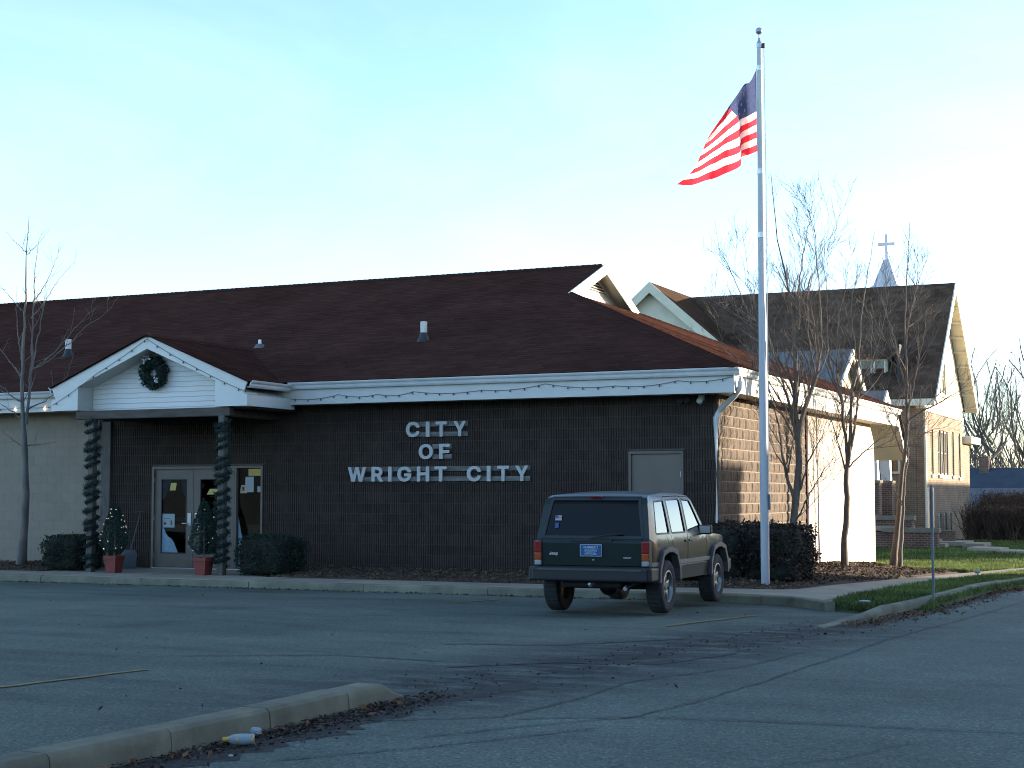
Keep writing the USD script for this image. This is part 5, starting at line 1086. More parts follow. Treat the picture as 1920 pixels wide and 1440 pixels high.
for k in ('quarter', 'rear', 'front'):
    for sgn in (1, -1):
        half_ = m3.Manifold.cube((2, 6, 4)).translate((0 if sgn > 0 else -2, -2, -1))
        pn = obj('side_window', arr(glz ^ WIN[k] ^ half_), 'pane_car', car, smooth=32)
        ring_ = along_x(profile(win[k], 0.03).offset(0.006, m3.JoinType.Round) - profile(win[k], 0.03).offset(-0.016, m3.JoinType.Round), 1.0)
        obj('seal', arr((hull_of(-0.003, 0.858) - hull_of(0.02, 0.836)) ^ ring_ ^ half_), 'black_plastic', pn)
rr_ = rw.offset(0.012, m3.JoinType.Round) - rw.offset(-0.03, m3.JoinType.Round)
obj('window_surround', arr((hull_of(-0.003, 0.858) - hull_of(0.02, 0.836)) ^ rr_.extrude(0.5).warp_batch(lambda v: np.stack([v[:, 0], -v[:, 2] - 0.42, v[:, 1]], 1))), 'black_plastic', gt)
def objm(name, man, mat, parent):
    for c_ in man.decompose():
        if c_.volume() > 2e-6: obj(name, arr(c_), mat, parent, smooth=32)
# lower band and bright side moulding, flares, bumpers
skin = hull_of(-0.010, 0.866) - hull_of(0.01, 0.845)
arcs_big = along_x(arch(0.0).offset(0.03, m3.JoinType.Round), 1.2) + along_x(arch(2.57).offset(0.03, m3.JoinType.Round), 1.2)
sides = m3.Manifold.cube((0.6, 3.9, 3)).translate((0.55, -0.66, 0)) + m3.Manifold.cube((0.6, 3.9, 3)).translate((-1.15, -0.66, 0))
objm('side_moulding', ((skin ^ sides ^ m3.Manifold.cube((3, 6, 0.055)).translate((-1.5, -2, 0.655))) - arcs_big), 'car_trim', car)
objm('sill_cladding', ((skin ^ sides ^ m3.Manifold.cube((3, 6, 0.20)).translate((-1.5, -2, 0.44))) - arcs_big), 'car_green', car)
for y in (0.0, 2.57):
    for sgn in (1, -1):
        fl = along_x((arch(y).offset(0.055, m3.JoinType.Round) - arch(y).offset(-0.012, m3.JoinType.Round)) - m3.CrossSection([np.array([(y - 1, 0), (y + 1, 0), (y + 1, 0.44), (y - 1, 0.44)])]), 0.895)
        fl = fl ^ m3.Manifold.cube((0.6, 6, 3)).translate((0.70 if sgn > 0 else -1.30, -2, 0))
        obj('wheel_flare', arr(fl), 'grey_plastic', car)
        lin = along_x(arch(y).offset(-0.004, m3.JoinType.Round) - arch(y).offset(-0.02, m3.JoinType.Round), 0.80) ^ m3.Manifold.cube((0.26, 6, 1.2)).translate((0.552 if sgn > 0 else -0.812, -2, 0.42))
        obj('wheel_well', arr(lin), 'black_plastic', car)
bp = rbox(-0.83, -0.86, 0.46, 0.83, -0.70, 0.645, 0.03, 12) + rbox(-0.875, -0.84, 0.46, -0.80, -0.46, 0.645, 0.025, 12) + rbox(0.80, -0.84, 0.46, 0.875, -0.46, 0.645, 0.025, 12)
bmp = obj('rear_bumper', arr(bp), 'black_plastic', car)
obj('bumper_step', box(-0.74, -0.866, 0.60, 0.74, -0.858, 0.628), 'grey_plastic', bmp)
obj('front_bumper', arr(rbox(-0.83, 3.16, 0.46, 0.83, 3.36, 0.64, 0.03, 12) + rbox(0.79, 3.02, 0.46, 0.87, 3.30, 0.64, 0.025, 12) + rbox(-0.87, 3.02, 0.46, -0.79, 3.30, 0.64, 0.025, 12)), 'black_plastic', car)
gr = obj('grille', arr(rbox(-0.56, 3.16, 0.68, 0.56, 3.225, 0.90, 0.012, 6)), 'car_trim', car)
for k in range(10): obj('slot', box(-0.50 + k * 0.105, 3.221, 0.70, -0.445 + k * 0.105, 3.229, 0.88), 'black_plastic', gr)
for s in (-1, 1):
    obj('headlight', arr(rbox(min(s * .60, s * .76), 3.13, 0.72, max(s * .60, s * .76), 3.20, 0.87, 0.012, 6)), 'lamp_clear', car)
    # tail lamps: red over amber over clear
    a, b = (0.715, 0.815) if s > 0 else (-0.815, -0.715)
    hs = obj('tail_light', arr(rbox(a - 0.006, -0.762, 0.652, b + 0.006, -0.56, 1.0, 0.012, 6)), 'black_plastic', car)
    obj('red_lens', arr(rbox(a, -0.778, 0.835, b, -0.575, 0.992, 0.014, 6)), 'lamp_red', hs)
    obj('amber_lens', arr(rbox(a, -0.778, 0.735, b, -0.575, 0.834, 0.014, 6)), 'lamp_amber', hs)
    obj('clear_lens', arr(rbox(a, -0.778, 0.665, b, -0.575, 0.734, 0.014, 6)), 'lamp_clear', hs)
    m = obj('mirror', arr(rbox(min(s * .80, s * 1.0), 1.66, 1.04, max(s * .80, s * 1.0), 1.76, 1.18, 0.025, 8)), 'black_plastic', car)
    obj('mirror_glass', box(min(s * .83, s * .985), 1.654, 1.06, max(s * .83, s * .985), 1.658, 1.165), 'steel', m)
for i, (yy_, sgn) in enumerate(((0.86, 1), (0.86, -1), (1.06, 1), (1.06, -1))):
    obj('handle', arr(rbox(min(sgn * .845, sgn * .872), yy_ - 0.07, 0.955, max(sgn * .845, sgn * .872), yy_ + 0.07, 0.985, 0.008, 6)), 'black_plastic', DR[i])
yT = -0.752
lp = obj('licence_recess', box(-0.30, yT - 0.004, 0.985, 0.30, yT + 0.05, 1.012), 'black_plastic', gt)
pl = obj('number_plate', arr(rbox(-0.155, yT - 0.016, 0.79, 0.155, yT - 0.008, 0.95, 0.003, 4)), 'plate_white', car)
obj('plate_field', box(-0.147, yT - 0.0175, 0.798, 0.147, yT - 0.0165, 0.942), 'plate_blue', pl)
def text(parent, s, x0, x1, z0, h, y, mat, d=0.0015, bold=True):
    m = meshkit.text_mesh(s, 1.0, 1.0, bold=bold); lo, hi = m.bounds; p = (m.vertices - lo) / (hi - lo)
    obj('lettering', (np.stack([x0 + p[:, 0] * (x1 - x0), y - p[:, 2] * d, z0 + p[:, 1] * h], -1), np.array(m.faces)), mat, parent)
text(pl, 'NUMBER 1', -0.10, 0.105, 0.897, 0.030, yT - 0.018, 'plate_white')
text(pl, 'BUILDING', -0.085, 0.09, 0.855, 0.028, yT - 0.018, 'plate_white')
text(pl, 'OFFICIAL', -0.085, 0.09, 0.813, 0.028, yT - 0.018, 'plate_white')
text(gt, 'Jeep', -0.60, -0.475, 0.795, 0.05, yT - 0.004, 'badge', 0.006)
text(gt, 'SPORT', 0.46, 0.57, 0.765, 0.022, yT - 0.004, 'badge', 0.004, False)
obj('third_brake_light', arr(rbox(-0.085, -0.578, 1.582, 0.085, -0.50, 1.602, 0.006, 6)), 'lamp_red', car)
obj('lock', lathe([(0.0, 0), (0.014, 0.0), (0.014, 0.006), (0, 0.006)], 10)[0][:, [0, 2, 1]] * [1, -1, 1] + [0.03, yT - 0.002, 0.745] if False else box(0.02, yT - 0.006, 0.738, 0.045, yT - 0.002, 0.75), 'badge', gt)
obj('wiper', tube([(-0.02, -0.755, 1.02), (0.05, -0.745, 1.05), (0.28, -0.728, 1.085), (0.42, -0.724, 1.095)], 0.010, 6), 'black_plastic', gt)
yw_ = lambda z: -0.70 + (z - 1.03) * 0.266
def tilted(name, x0, x1, z0, z1, off, mat, parent): return obj(name, prism([(yw_(z0) - off, z0), (yw_(z1) - off, z1), (yw_(z1) - off - 0.001, z1), (yw_(z0) - off - 0.001, z0)], (x0, 0, 0), (0, 1, 0), (0, 0, 1), (1, 0, 0), x1 - x0), mat, parent)
stk = tilted('window_sticker', -0.560, -0.465, 1.265, 1.335, 0.004, 'plate_white', gt)
for k in range(4): tilted('sticker_stripe', -0.557, -0.468, 1.268 + k * 0.0175, 1.2765 + k * 0.0175, 0.0055, 'sticker_red', stk)
tilted('sticker_canton', -0.557, -0.518, 1.301, 1.333, 0.007, 'sticker_blue', stk)
tilted('window_sticker', -0.555, -0.50, 1.165, 1.235, 0.004, 'sticker_blue', gt)
# inside: seats, wheel; beneath: axle, tank, exhaust
for x in (-0.40, 0.40):
    obj('front_seat', arr(rbox(x - 0.25, 0.95, 0.62, x + 0.25, 1.45, 0.84, 0.05, 8) + rbox(x - 0.25, 0.86, 0.80, x + 0.25, 0.99, 1.27, 0.05, 8) + rbox(x - 0.13, 0.86, 1.25, x + 0.13, 0.95, 1.44, 0.04, 8)), 'seat_cloth', car)
obj('rear_seat', arr(rbox(-0.66, 0.02, 0.65, 0.66, 0.5, 0.84, 0.05, 8) + rbox(-0.66, -0.06, 0.8, 0.66, 0.06, 1.22, 0.05, 8)), 'seat_cloth', car)
g = np.linspace(0, 2 * PI, 21); obj('steering_wheel', tube(np.stack([-0.40 + 0.19 * np.cos(g), 1.62 + 0.06 * np.sin(g), 1.06 + 0.17 * np.sin(g)], -1), 0.015, 6), 'black_plastic', car)
obj('rear_axle', MB().add(tube([(-0.62, 0, 0.36), (0.62, 0, 0.36)], 0.045, 10)).add(lathe([(0.0, -0.16), (0.09, -0.13), (0.14, 0.0), (0.09, 0.12), (0, 0.16)], 14)[0][:, [0, 2, 1]] + [0, 0, 0.36] if False else tube([(0.0, -0.15, 0.36), (0, -0.05, 0.36), (0, 0.06, 0.36), (0, 0.2, 0.36)], [0.07, 0.135, 0.13, 0.05], 12)).mesh, 'black_plastic', car)
obj('front_axle', tube([(-0.62, 2.57, 0.36), (0.62, 2.57, 0.36)], 0.045, 10), 'black_plastic', car)
obj('fuel_tank', arr(rbox(-0.48, -0.66, 0.36, 0.40, -0.22, 0.52, 0.04, 8)), 'black_plastic', car)
obj('underbody', box(-0.56, -0.5, 0.44, 0.56, 3.0, 0.52), 'black_plastic', car)
obj('exhaust_pipe', tube([(0.44, 0.3, 0.40), (0.46, -0.2, 0.42), (0.47, -0.60, 0.40), (0.50, -0.82, 0.37)], 0.028, 10), 'steel', car)
obj('tow_hook', tube([(0.02, -0.70, 0.44), (0.02, -0.86, 0.40), (0.02, -0.89, 0.43)], 0.02, 8), 'steel', car)
def wheel(x, y, s):
    R = 0.365
    prof = [(0.205, -0.095), (0.25, -0.112), (0.31, -0.118), (0.345, -0.108), (0.362, -0.09), (R, -0.06), (R, 0.06), (0.362, 0.09), (0.345, 0.108), (0.31, 0.118), (0.25, 0.112), (0.205, 0.095)]
    m = lathe(prof, 64, 'x'); v = m[0].copy(); a = np.arctan2(v[:, 2], v[:, 1]); rd = np.hypot(v[:, 1], v[:, 2])
    dv = np.where(rd > 0.34, np.where(np.round(a / (2 * PI / 64)).astype(int) % 2 == 0, 1.0, 0.972), 1.0); v[:, 1:] *= dv[:, None]
    off = np.array([x, y, R]); flip = np.array([s, 1, 1]); fx = (lambda f: f if s > 0 else f[:, ::-1])
    hub = lathe([(0.0, 0.075), (0.05, 0.075), (0.062, 0.06), (0.062, 0.03), (0.0, 0.03)], 20, 'x')
    w = obj('wheel', (hub[0] * flip + off, fx(hub[1][:, ::-1])), 'alloy', car, smooth=30)
    obj('tyre', (v * flip + off, fx(m[1][:, ::-1])), 'tire', w, smooth=35)
    rim = lathe([(0.205, -0.09), (0.213, 0.085), (0.222, 0.105), (0.205, 0.108), (0.190, 0.085), (0.183, 0.05), (0.180, -0.05)], 40, 'x')
    obj('rim', (rim[0] * flip + off, fx(rim[1][:, ::-1])), 'alloy', w, smooth=30)
    M = MB()
    for k in range(5):
        a = k * 2 * PI / 5 + 0.3; ca, sa = math.cos(a), math.sin(a)
        P = m3.Manifold.batch_hull([m3.Manifold.sphere(0.012, 6).translate((xx, rr * ca - tt * sa, rr * sa + tt * ca)) for xx, rr, tt in ((0.05, 0.05, 0.035), (0.05, 0.05, -0.035), (0.062, 0.12, 0.03), (0.062, 0.12, -0.03), (0.055, 0.192, 0.05), (0.055, 0.192, -0.05), (0.03, 0.12, 0))])
        q = arr(P); M.add((q[0] * flip + off, fx(q[1])))
    obj('spokes', M.mesh, 'alloy', w, smooth=30)
    d = lathe([(0.0, -0.02), (0.18, -0.02), (0.18, -0.03), (0, -0.03)], 24, 'x'); obj('brake_drum', (d[0] * flip + off, fx(d[1][:, ::-1])), 'black_plastic', w)
for y in (0.0, 2.57):
    for s in (1, -1): wheel(s * 0.745, y, s)

# ------------------------------------------------------------------ litter, sign post
t = thing('beer_bottle', 'empty bottle with white label and gold foil lying in the gutter leaves', 'bottle', (-5.79, 8.46, 0.052), math.degrees(YAW) + 4)
B = lathe([(0.0, 0.10), (0.028, 0.10), (0.0335, 0.094), (0.0345, -0.012), (0.031, -0.032), (0.019, -0.062), (0.0145, -0.090), (0.0145, -0.098), (0.0, -0.098)], 24, 'x')
obj('body', B, 'bottle_glass', t, smooth=40)
obj('label', lathe([(0.0342, 0.078), (0.0352, 0.077), (0.0352, 0.002), (0.0342, 0.001)], 24, 'x'), 'label_white', t, smooth=40)
obj('neck_label', lathe([(0.0338, -0.016), (0.0318, -0.0325), (0.0225, -0.056), (0.021, -0.056)], 24, 'x'), 'label_white', t, smooth=40)
obj('foil', lathe([(0.021, -0.060), (0.0165, -0.078), (0.0165, -0.102), (0.0, -0.103)], 20, 'x'), 'foil_gold', t, smooth=40)
def crumple(loc, R, mat, lab, seed, cat='litter', sq=(1, 1, 0.7)):
    m = trimesh.creation.icosphere(3, 1.0); v = m.vertices * (1 + 0.6 * (meshkit.fbm(m.vertices * 2.6 + seed, 3)[:, None] - 0.5)); v = v * np.array(sq) * R
    obj('litter', (v, np.array(m.faces)), mat, loc=loc, label=lab, cat=cat)
crumple((-5.89, 8.80, 0.05), 0.040, 'paper_white', 'crumpled white paper cup in the leaves behind the bottle', 3)
crumple((-5.60, 8.10, 0.015), 0.014, 'paper_white', 'tiny scrap of white paper in front of the bottle', 4)
crumple((-4.55, 31.9, 0.12), 0.06, 'paper_white', 'white paper ball on the grass verge', 5)
crumple((-4.75, 22.4, 0.11), 0.06, 'paper_white', 'flat white scrap on the near tip of the verge', 6, sq=(1.4, 0.8, 0.3))
t = thing('sign_post', 'thin grey street sign seen edge-on behind the far kerb', 'street sign', (-3.92, 23.1, 0.0), -6)
obj('post', prism([(-0.03, 0), (-0.018, 0), (-0.012, 0.022), (0.012, 0.022), (0.018, 0), (0.03, 0), (0.03, 0.004), (0.022, 0.004), (0.015, 0.028), (-0.015, 0.028), (-0.022, 0.004), (-0.03, 0.004)], (0, 0, 0), (0, 1, 0), (1, 0, 0), (0, 0, 1), 1.76), 'sign_metal', t)
obj('sign_plate', arr(rbox(-0.008, -0.17, 1.14, -0.003, 0.17, 1.72, 0.0024, 4)), 'steel', t)
for z in (1.25, 1.6): obj('bolt', tube([(-0.014, 0, z), (0.035, 0, z)], 0.008, 6), 'steel', t)

# ------------------------------------------------------------------ the church
ch = thing('church', 'tall brown brick church with steep dark roof and cream gables', 'church')
CX, CY0, CY1, CRY, CEZ, CRZ = -10.55, 60.9, 70.5, 65.9, 5.32, 10.38
ckk = (CRZ - CEZ) / (CRY - 60.55)
obj('brick_wall', MB().box(-27.5, CY0, -0.5, CX - 0.31, CY0 + 0.3, 5.3).box(-27.5, CY1 - 0.3, -0.5, CX - 0.31, CY1, 5.3).box(-27.8, CY0, -0.5, -27.5, CY1, 5.3).mesh, 'church_brick', ch)
GW = [(64.15, 65.05, 5.75, 7.15), (65.35, 66.25, 5.75, 7.15), (62.35, 62.95, 2.45, 4.2), (64.0, 64.75, 2.45, 4.25), (64.85, 65.6, 2.45, 4.25), (65.7, 66.5, 2.45, 4.25), (67.45, 68.05, 2.45, 4.3), (69.2, 69.8, 2.4, 4.3), (62.3, 62.95, 0.0, 0.9), (63.9, 64.55, 0.0, 0.9), (65.2, 65.85, 0.0, 0.9), (66.5, 67.1, 0.0, 0.9)]
gwm = m3.CrossSection([np.array([(CY0, -0.5), (CY1, -0.5), (CY1, 4.95), (CY0, 4.95)])])
gst = m3.CrossSection([np.array([(CY0, 4.953), (CY1, 4.953), (CY1, 5.35), (CRY + (CRZ - 5.6) / ckk, 5.35), (CRY, CRZ - 0.22), (CRY - (CRZ - 5.6) / ckk, 5.35), (CY0, 5.35)])])
holes = m3.CrossSection()
for a, b, c, d in GW: holes = holes + m3.CrossSection([np.array([(a, c), (b, c), (b, d), (a, d)])])
exq = lambda cs, x0, w: arr(cs.extrude(w).warp_batch(lambda v: np.stack([v[:, 2] + x0, v[:, 0], v[:, 1]], 1)))
gwall = obj('brick_wall', exq(gwm - holes, CX - 0.3, 0.3), 'church_brick', ch)
obj('gable', exq(gst - holes, CX - 0.3, 0.302), 'stucco', ch)
for a, b, c, d in GW:
    w = obj('window', arr((m3.CrossSection([np.array([(a, c), (b, c), (b, d), (a, d)])]) - m3.CrossSection([np.array([(a + .07, c + .07), (b - .07, c + .07), (b - .07, d - .07), (a + .07, d - .07)])])).extrude(0.10).warp_batch(lambda v: np.stack([v[:, 2] + CX - 0.16, v[:, 0], v[:, 1]], 1))), 'cream_trim', ch)
    obj('pane', box(CX - 0.13, a + .07, c + .07, CX - 0.125, b - .07, d - .07), 'pane_dark', w)
    obj('mullion', MB().box(CX - 0.14, a + .07, (c + d) / 2 - 0.02, CX - 0.08, b - .07, (c + d) / 2 + 0.02).mesh, 'cream_trim', w)
    if c > 1: obj('sill', box(CX - 0.1, a - 0.05, c - 0.13, CX + 0.07, b + 0.05, c - 0.002), 'cream_trim', w)
obj('room_dark', MB().box(-11.6, CY0 + 0.4, -0.4, -11.5, CY1 - 0.4, 7.5).mesh, 'interior_dark', ch)
obj('gable_band', box(CX + 0.003, CY0 + 0.0, 4.86, CX + 0.05, CY1, 5.0), 'cream_trim', ch)
obj('corner_pipe', tube([(CX + 0.05, CY0 - 0.06, 5.2), (CX + 0.05, CY0 - 0.06, 0.0)], 0.05, 8), 'cream_trim', ch)
XR = -10.05
def slope_solid(pts, th, n):
    v = np.asarray(pts, float); n = np.asarray(n, float); n /= np.linalg.norm(n)
    return np.vstack([v, v - n * th]), np.array([[0, 1, 2], [0, 2, 3], [4, 6, 5], [4, 7, 6], [0, 4, 5], [0, 5, 1], [1, 5, 6], [1, 6, 2], [2, 6, 7], [2, 7, 3], [3, 7, 4], [3, 4, 0]])
E0, E1 = 60.55, 71.55
ez1 = CRZ - (E1 - CRY) * ckk * 0.93
crf = obj('roof', slope_solid([(-28.2, E0, CEZ), (XR, E0, CEZ), (XR, CRY, CRZ), (-28.2, CRY, CRZ)], 0.14, (0, -ckk, 1)), 'church_roof', ch)
obj('roof', slope_solid([(XR, E1, ez1), (-28.2, E1, ez1), (-28.2, CRY, CRZ), (XR, CRY, CRZ)], 0.14, (0, ckk, 1)), 'church_roof', ch)
ccs = 1 / math.sqrt(1 + ckk * ckk)
shingles(crf, (-28, E0, CEZ + 0.004), (1, 0, 0), (0, ccs, ckk * ccs), [(0, 0), (28 + XR, 0), (28 + XR, (CRY - E0) / ccs), (0, (CRY - E0) / ccs)], expo=0.2, tabw=0.45, mat='church_roof', seed=31)
for s, ye, ze in ((-1, E0, CEZ), (1, E1, ez1)):
    dv = np.array([0, CRY - ye, CRZ - ze]); ln = np.linalg.norm(dv); u = dv / ln; v = np.array([0, -u[2] * -s, abs(u[1])]) if False else np.array([0, s * abs(u[2]), abs(u[1])])
    obj('bargeboard', prism([(0, -0.30), (ln - 0.28, -0.30), (ln, -0.0), (0, -0.0)], (XR + 0.002, ye, ze), u, v, (1, 0, 0), 0.05), 'cream_trim', ch)
    obj('rake_soffit', prism([(0, -0.20), (ln, -0.20), (ln, -0.165), (0, -0.165)], (CX + 0.003, ye, ze), u, v, (1, 0, 0), XR - CX), 'cream_trim', ch)
    for k in range(9):
        d0_ = 0.3 + k * (ln - 0.6) / 8
        obj('rafter_end', prism([(d0_, -0.30), (d0_ + 0.07, -0.30), (d0_ + 0.07, -0.21), (d0_, -0.21)], (CX + 0.004, ye, ze), u, v, (1, 0, 0), XR - CX - 0.01), 'cream_trim', ch)
obj('eave_board', box(-28.2, E0 - 0.03, CEZ - 0.28, XR - 0.03, E0 + 0.0, CEZ - 0.02), 'cream_trim', ch)
# cross gable facing the front at the west end
GCX, GCY = -21.45, 60.45; gk = 0.88
hwid = (CRZ - 5.6) / gk
obj('front_gable', prism([(-hwid + 0.2, 5.0), (hwid - 0.2, 5.0), (hwid - 0.2, 5.6), (0, CRZ - 0.25), (-hwid + 0.2, 5.6)], (GCX, GCY + 0.32, 0), (1, 0, 0), (0, 0, 1), (0, 1, 0), 0.1), 'stucco_grey', ch)
for s in (-1, 1):
    xe_ = GCX + s * hwid
    P = [(xe_, GCY, 5.6 + 0.02), (xe_, GCY + 0.8, 5.6 + 0.02), (GCX, CRY, CRZ + 0.02), (GCX, GCY, CRZ + 0.02)]
    if s < 0: P = P[::-1]
    obj('roof', slope_solid(P, 0.12, (s * gk, 0, 1)), 'church_roof', ch)
    L0 = math.hypot(hwid, hwid * gk); u = np.array([-s, 0, gk]) / math.hypot(1, gk); v = np.array([s * gk, 0, 1]) / math.hypot(1, gk)
    obj('bargeboard', prism([(0, -0.34), (L0 - 0.298, -0.34), (L0, 0.0), (0, 0.0)], (xe_, GCY - 0.04, 5.62), u, v, (0, 1, 0), 0.05), 'stucco_grey', ch)
# shed dormer with three sashes
dm = obj('dormer', MB().box(-13.75, 61.75, 5.9, -12.05, 64.3, 7.06).mesh, 'stucco_grey', ch)
obj('dormer_roof', slope_solid([(-13.95, 61.5, 7.08), (-11.85, 61.5, 7.08), (-11.85, 64.6, 8.3 + 0.2), (-13.95, 64.6, 8.5)], 0.12, (0, -0.45, 1)), 'church_roof', ch)
for k in range(3):
    a = -13.65 + k * 0.53; w = obj('window', frame_box(MB(), a, a + 0.47, 6.05, 6.98, 61.71, 61.745, 0.06).box(a + .06, 61.71, 6.05, a + .41, 61.745, 6.11).mesh, 'cream_trim', ch)
    obj('pane', box(a + .06, 61.742, 6.11, a + .41, 61.746, 6.92), 'pane_dark', w)
# grey-roofed annexe and entrance porch in front
def gable_x(x0, x1, yc, hw_, ze, zr, mat, trim, face, nm):
    k = (zr - ze) / hw_
    for s in (-1, 1):
        P = [(x0, yc + s * hw_, ze), (x1, yc + s * hw_, ze), (x1, yc, zr), (x0, yc, zr)]
        if s > 0: P = P[::-1]
        obj(nm, slope_solid(P, 0.10, (0, s * k, 1)), mat, ch)
        u = np.array([0, -s, k]) / math.hypot(1, k); v = np.array([0, s * k, 1]) / math.hypot(1, k); ln = hw_ * math.hypot(1, k)
        obj('bargeboard', prism([(0, -0.26), (ln - 0.26 * k, -0.26), (ln, -0.0), (0, -0.0)], (x1 + 0.002, yc + s * hw_, ze), u, v, (1, 0, 0), 0.06), trim, ch)
    obj('gable', prism([(-hw_ + 0.1, ze - 0.3), (hw_ - 0.1, ze - 0.3), (0, zr - 0.12)], (x1 - 0.35, yc, 0), (0, 1, 0), (0, 0, 1), (1, 0, 0), 0.05), face, ch)
gable_x(-19.0, -12.42, 57.1, 2.05, 5.62, 6.98, 'slate_grey', 'cream_trim', 'stucco', 'annexe_roof')
obj('annexe_wall', MB().box(-18.8, 55.35, -0.5, -12.8, 58.9, 5.5).mesh, 'church_brick', ch)
gable_x(-12.7, -11.0, 56.0, 1.6, 4.15, 5.35, 'slate_grey', 'cream_trim', 'stucco', 'porch_roof')
obj('porch_beam', MB().box(-12.7, 54.7, 3.85, -11.1, 54.95, 4.12).box(-11.35, 54.96, 3.85, -11.1, 57.3, 4.12).mesh, 'cream_trim', ch)
for yy_ in (54.85, 57.1):
    obj('porch_pillar', arr(m3.Manifold.batch_hull([m3.Manifold.cube((2 * a, 2 * a, 0.02)).translate((-11.25 - a, yy_ - a, z)) for a, z in ((0.17, 2.15), (0.12, 3.83))])), 'white_trim', ch)
    obj('pier_cap', box(-11.52, yy_ - 0.27, 2.05, -10.98, yy_ + 0.27, 2.148), 'stone_cap', ch)
    obj('pier', box(-11.48, yy_ - 0.23, 0.9, -11.02, yy_ + 0.23, 2.048), 'dark_brick', ch)
obj('porch_wall', MB().box(-13.0, 54.6, 0.9, -11.5, 54.85, 2.0).mesh, 'dark_brick', ch)
obj('porch_sill', box(-13.0, 54.55, 0.93, -11.5, 54.59, 1.05), 'stone_cap', ch)
wd = obj('window', frame_box(MB(), -12.25, -11.45, 2.45, 3.75, 60.82, 60.86, 0.09).box(-12.16, 60.82, 2.45, -11.54, 60.86, 2.54).mesh, 'cream_trim', ch); obj('pane', box(-12.16, 60.87, 2.54, -11.54, 60.88, 3.66), 'pane_dark', wd)
obj('stair_wall', MB().box(-13.0, 53.9, -0.5, -9.78, 54.25, 0.78).mesh, 'dark_brick', ch)
obj('wall_cap', box(-13.0, 53.85, 0.783, -9.72, 54.30, 0.93), 'stone_cap', ch)
obj('stair_wall', MB().box(-13.0, 53.4, -0.5, -8.86, 53.7, 0.38).mesh, 'dark_brick', ch)
obj('wall_cap', box(-10.7, 53.35, 0.383, -8.80, 53.75, 0.53), 'stone_cap', ch)
obj('stair_wall', MB().box(-11.0, 56.9, -0.5, -8.86, 57.2, 0.38).mesh, 'dark_brick', ch)
for k in range(5): obj('step', box(-11.0, 53.72, -0.45, -8.95 - k * 0.32, 56.88, -0.06 + k * 0.16), 'concrete', ch)
obj('rear_porch', MB().box(-10.9, CY1 + 0.01, -0.5, -10.6, CY1 + 2.2, 3.9).mesh, 'church_brick', ch)
obj('rear_cornice', arr(rbox(-11.4, CY1 + 0.1, 3.9, -10.2, CY1 + 2.9, 4.22, 0.03, 6)), 'cream_trim', ch)
# steeple over the ridge and its cross
SX, SY = -12.95, 66.6
stp = obj('steeple', arr(m3.Manifold.batch_hull([m3.Manifold.cube((2 * a, 2 * a, 0.01)).translate((SX - a, SY - a, z)) for a, z in ((0.56, 10.30), (0.11, 11.62))]) + m3.Manifold.batch_hull([m3.Manifold.cube((2 * a, 2 * a, 0.01)).translate((SX - a, SY - a, z)) for a, z in ((0.80, 9.9), (0.74, 10.28), (0.52, 10.48))])), 'steeple_metal', ch)
for k in range(5): obj('seam', arr(m3.Manifold.batch_hull([m3.Manifold.sphere(0.012, 5).translate((SX + (k - 2) * a * 0.42, SY - a - 0.006, z)) for a, z in ((0.50, 10.50), (0.10, 11.62))])), 'steeple_metal', stp)
obj('cross', MB().box(SX - 0.06, SY - 0.05, 11.6, SX + 0.06, SY + 0.05, 12.72).box(SX - 0.36, SY - 0.045, 12.24, SX - 0.061, SY + 0.045, 12.36).box(SX + 0.061, SY - 0.045, 12.24, SX + 0.36, SY + 0.045, 12.36).mesh, 'steeple_metal', ch)

# ------------------------------------------------------------------ beyond the church
t = thing('far_house', 'low house with dark blue roof and brick chimney beyond the church', 'house')
def gable_house(t, x0, x1, y0, y1, ze, zr, wall, roof_, ov=0.4):
    yc = (y0 + y1) / 2
    obj('wall', prism([(y0, -0.6), (y1, -0.6), (y1, ze), (yc, zr - 0.1), (y0, ze)], (x0, 0, 0), (0, 1, 0), (0, 0, 1), (1, 0, 0), x1 - x0), wall, t)
    for s in (-1, 1):
        ye = yc + s * ((y1 - y0) / 2 + ov); k = (zr - ze) / ((y1 - y0) / 2); P = [(x0 - ov, ye, ze - ov * k + .05), (x1 + ov, ye, ze - ov * k + .05), (x1 + ov, yc, zr + .05), (x0 - ov, yc, zr + .05)]
        obj('roof', slope_solid(P if s < 0 else P[::-1], 0.15, (0, s * k, 1)), roof_, t)
gable_house(t, -17.5, -11.1, 93, 99, 1.25, 3.2, 'far_wall', 'far_roof')
obj('chimney', box(-13.4, 95.6, 2.6, -12.85, 96.2, 3.95), 'dark_brick', t)
obj('window', box(-11.096, 95.3, 0.1, -11.06, 96.7, 1.2), 'interior_dark', t)
t = thing('far_house', 'pale grey low roof behind the reddish hedge by the church', 'house'); gable_house(t, -12.5, -9.6, 80, 84, 0.9, 1.95, 'far_wall', 'slate_grey')
t = thing('far_house', 'white house at the right edge behind the reddish hedge', 'house'); gable_house(t, -8.6, -2.0, 88, 95, 2.2, 4.2, 'far_wall', 'far_roof')
obj('window', box(-6.5, 87.95, 0.6, -5.6, 87.99, 1.6), 'interior_dark', t)
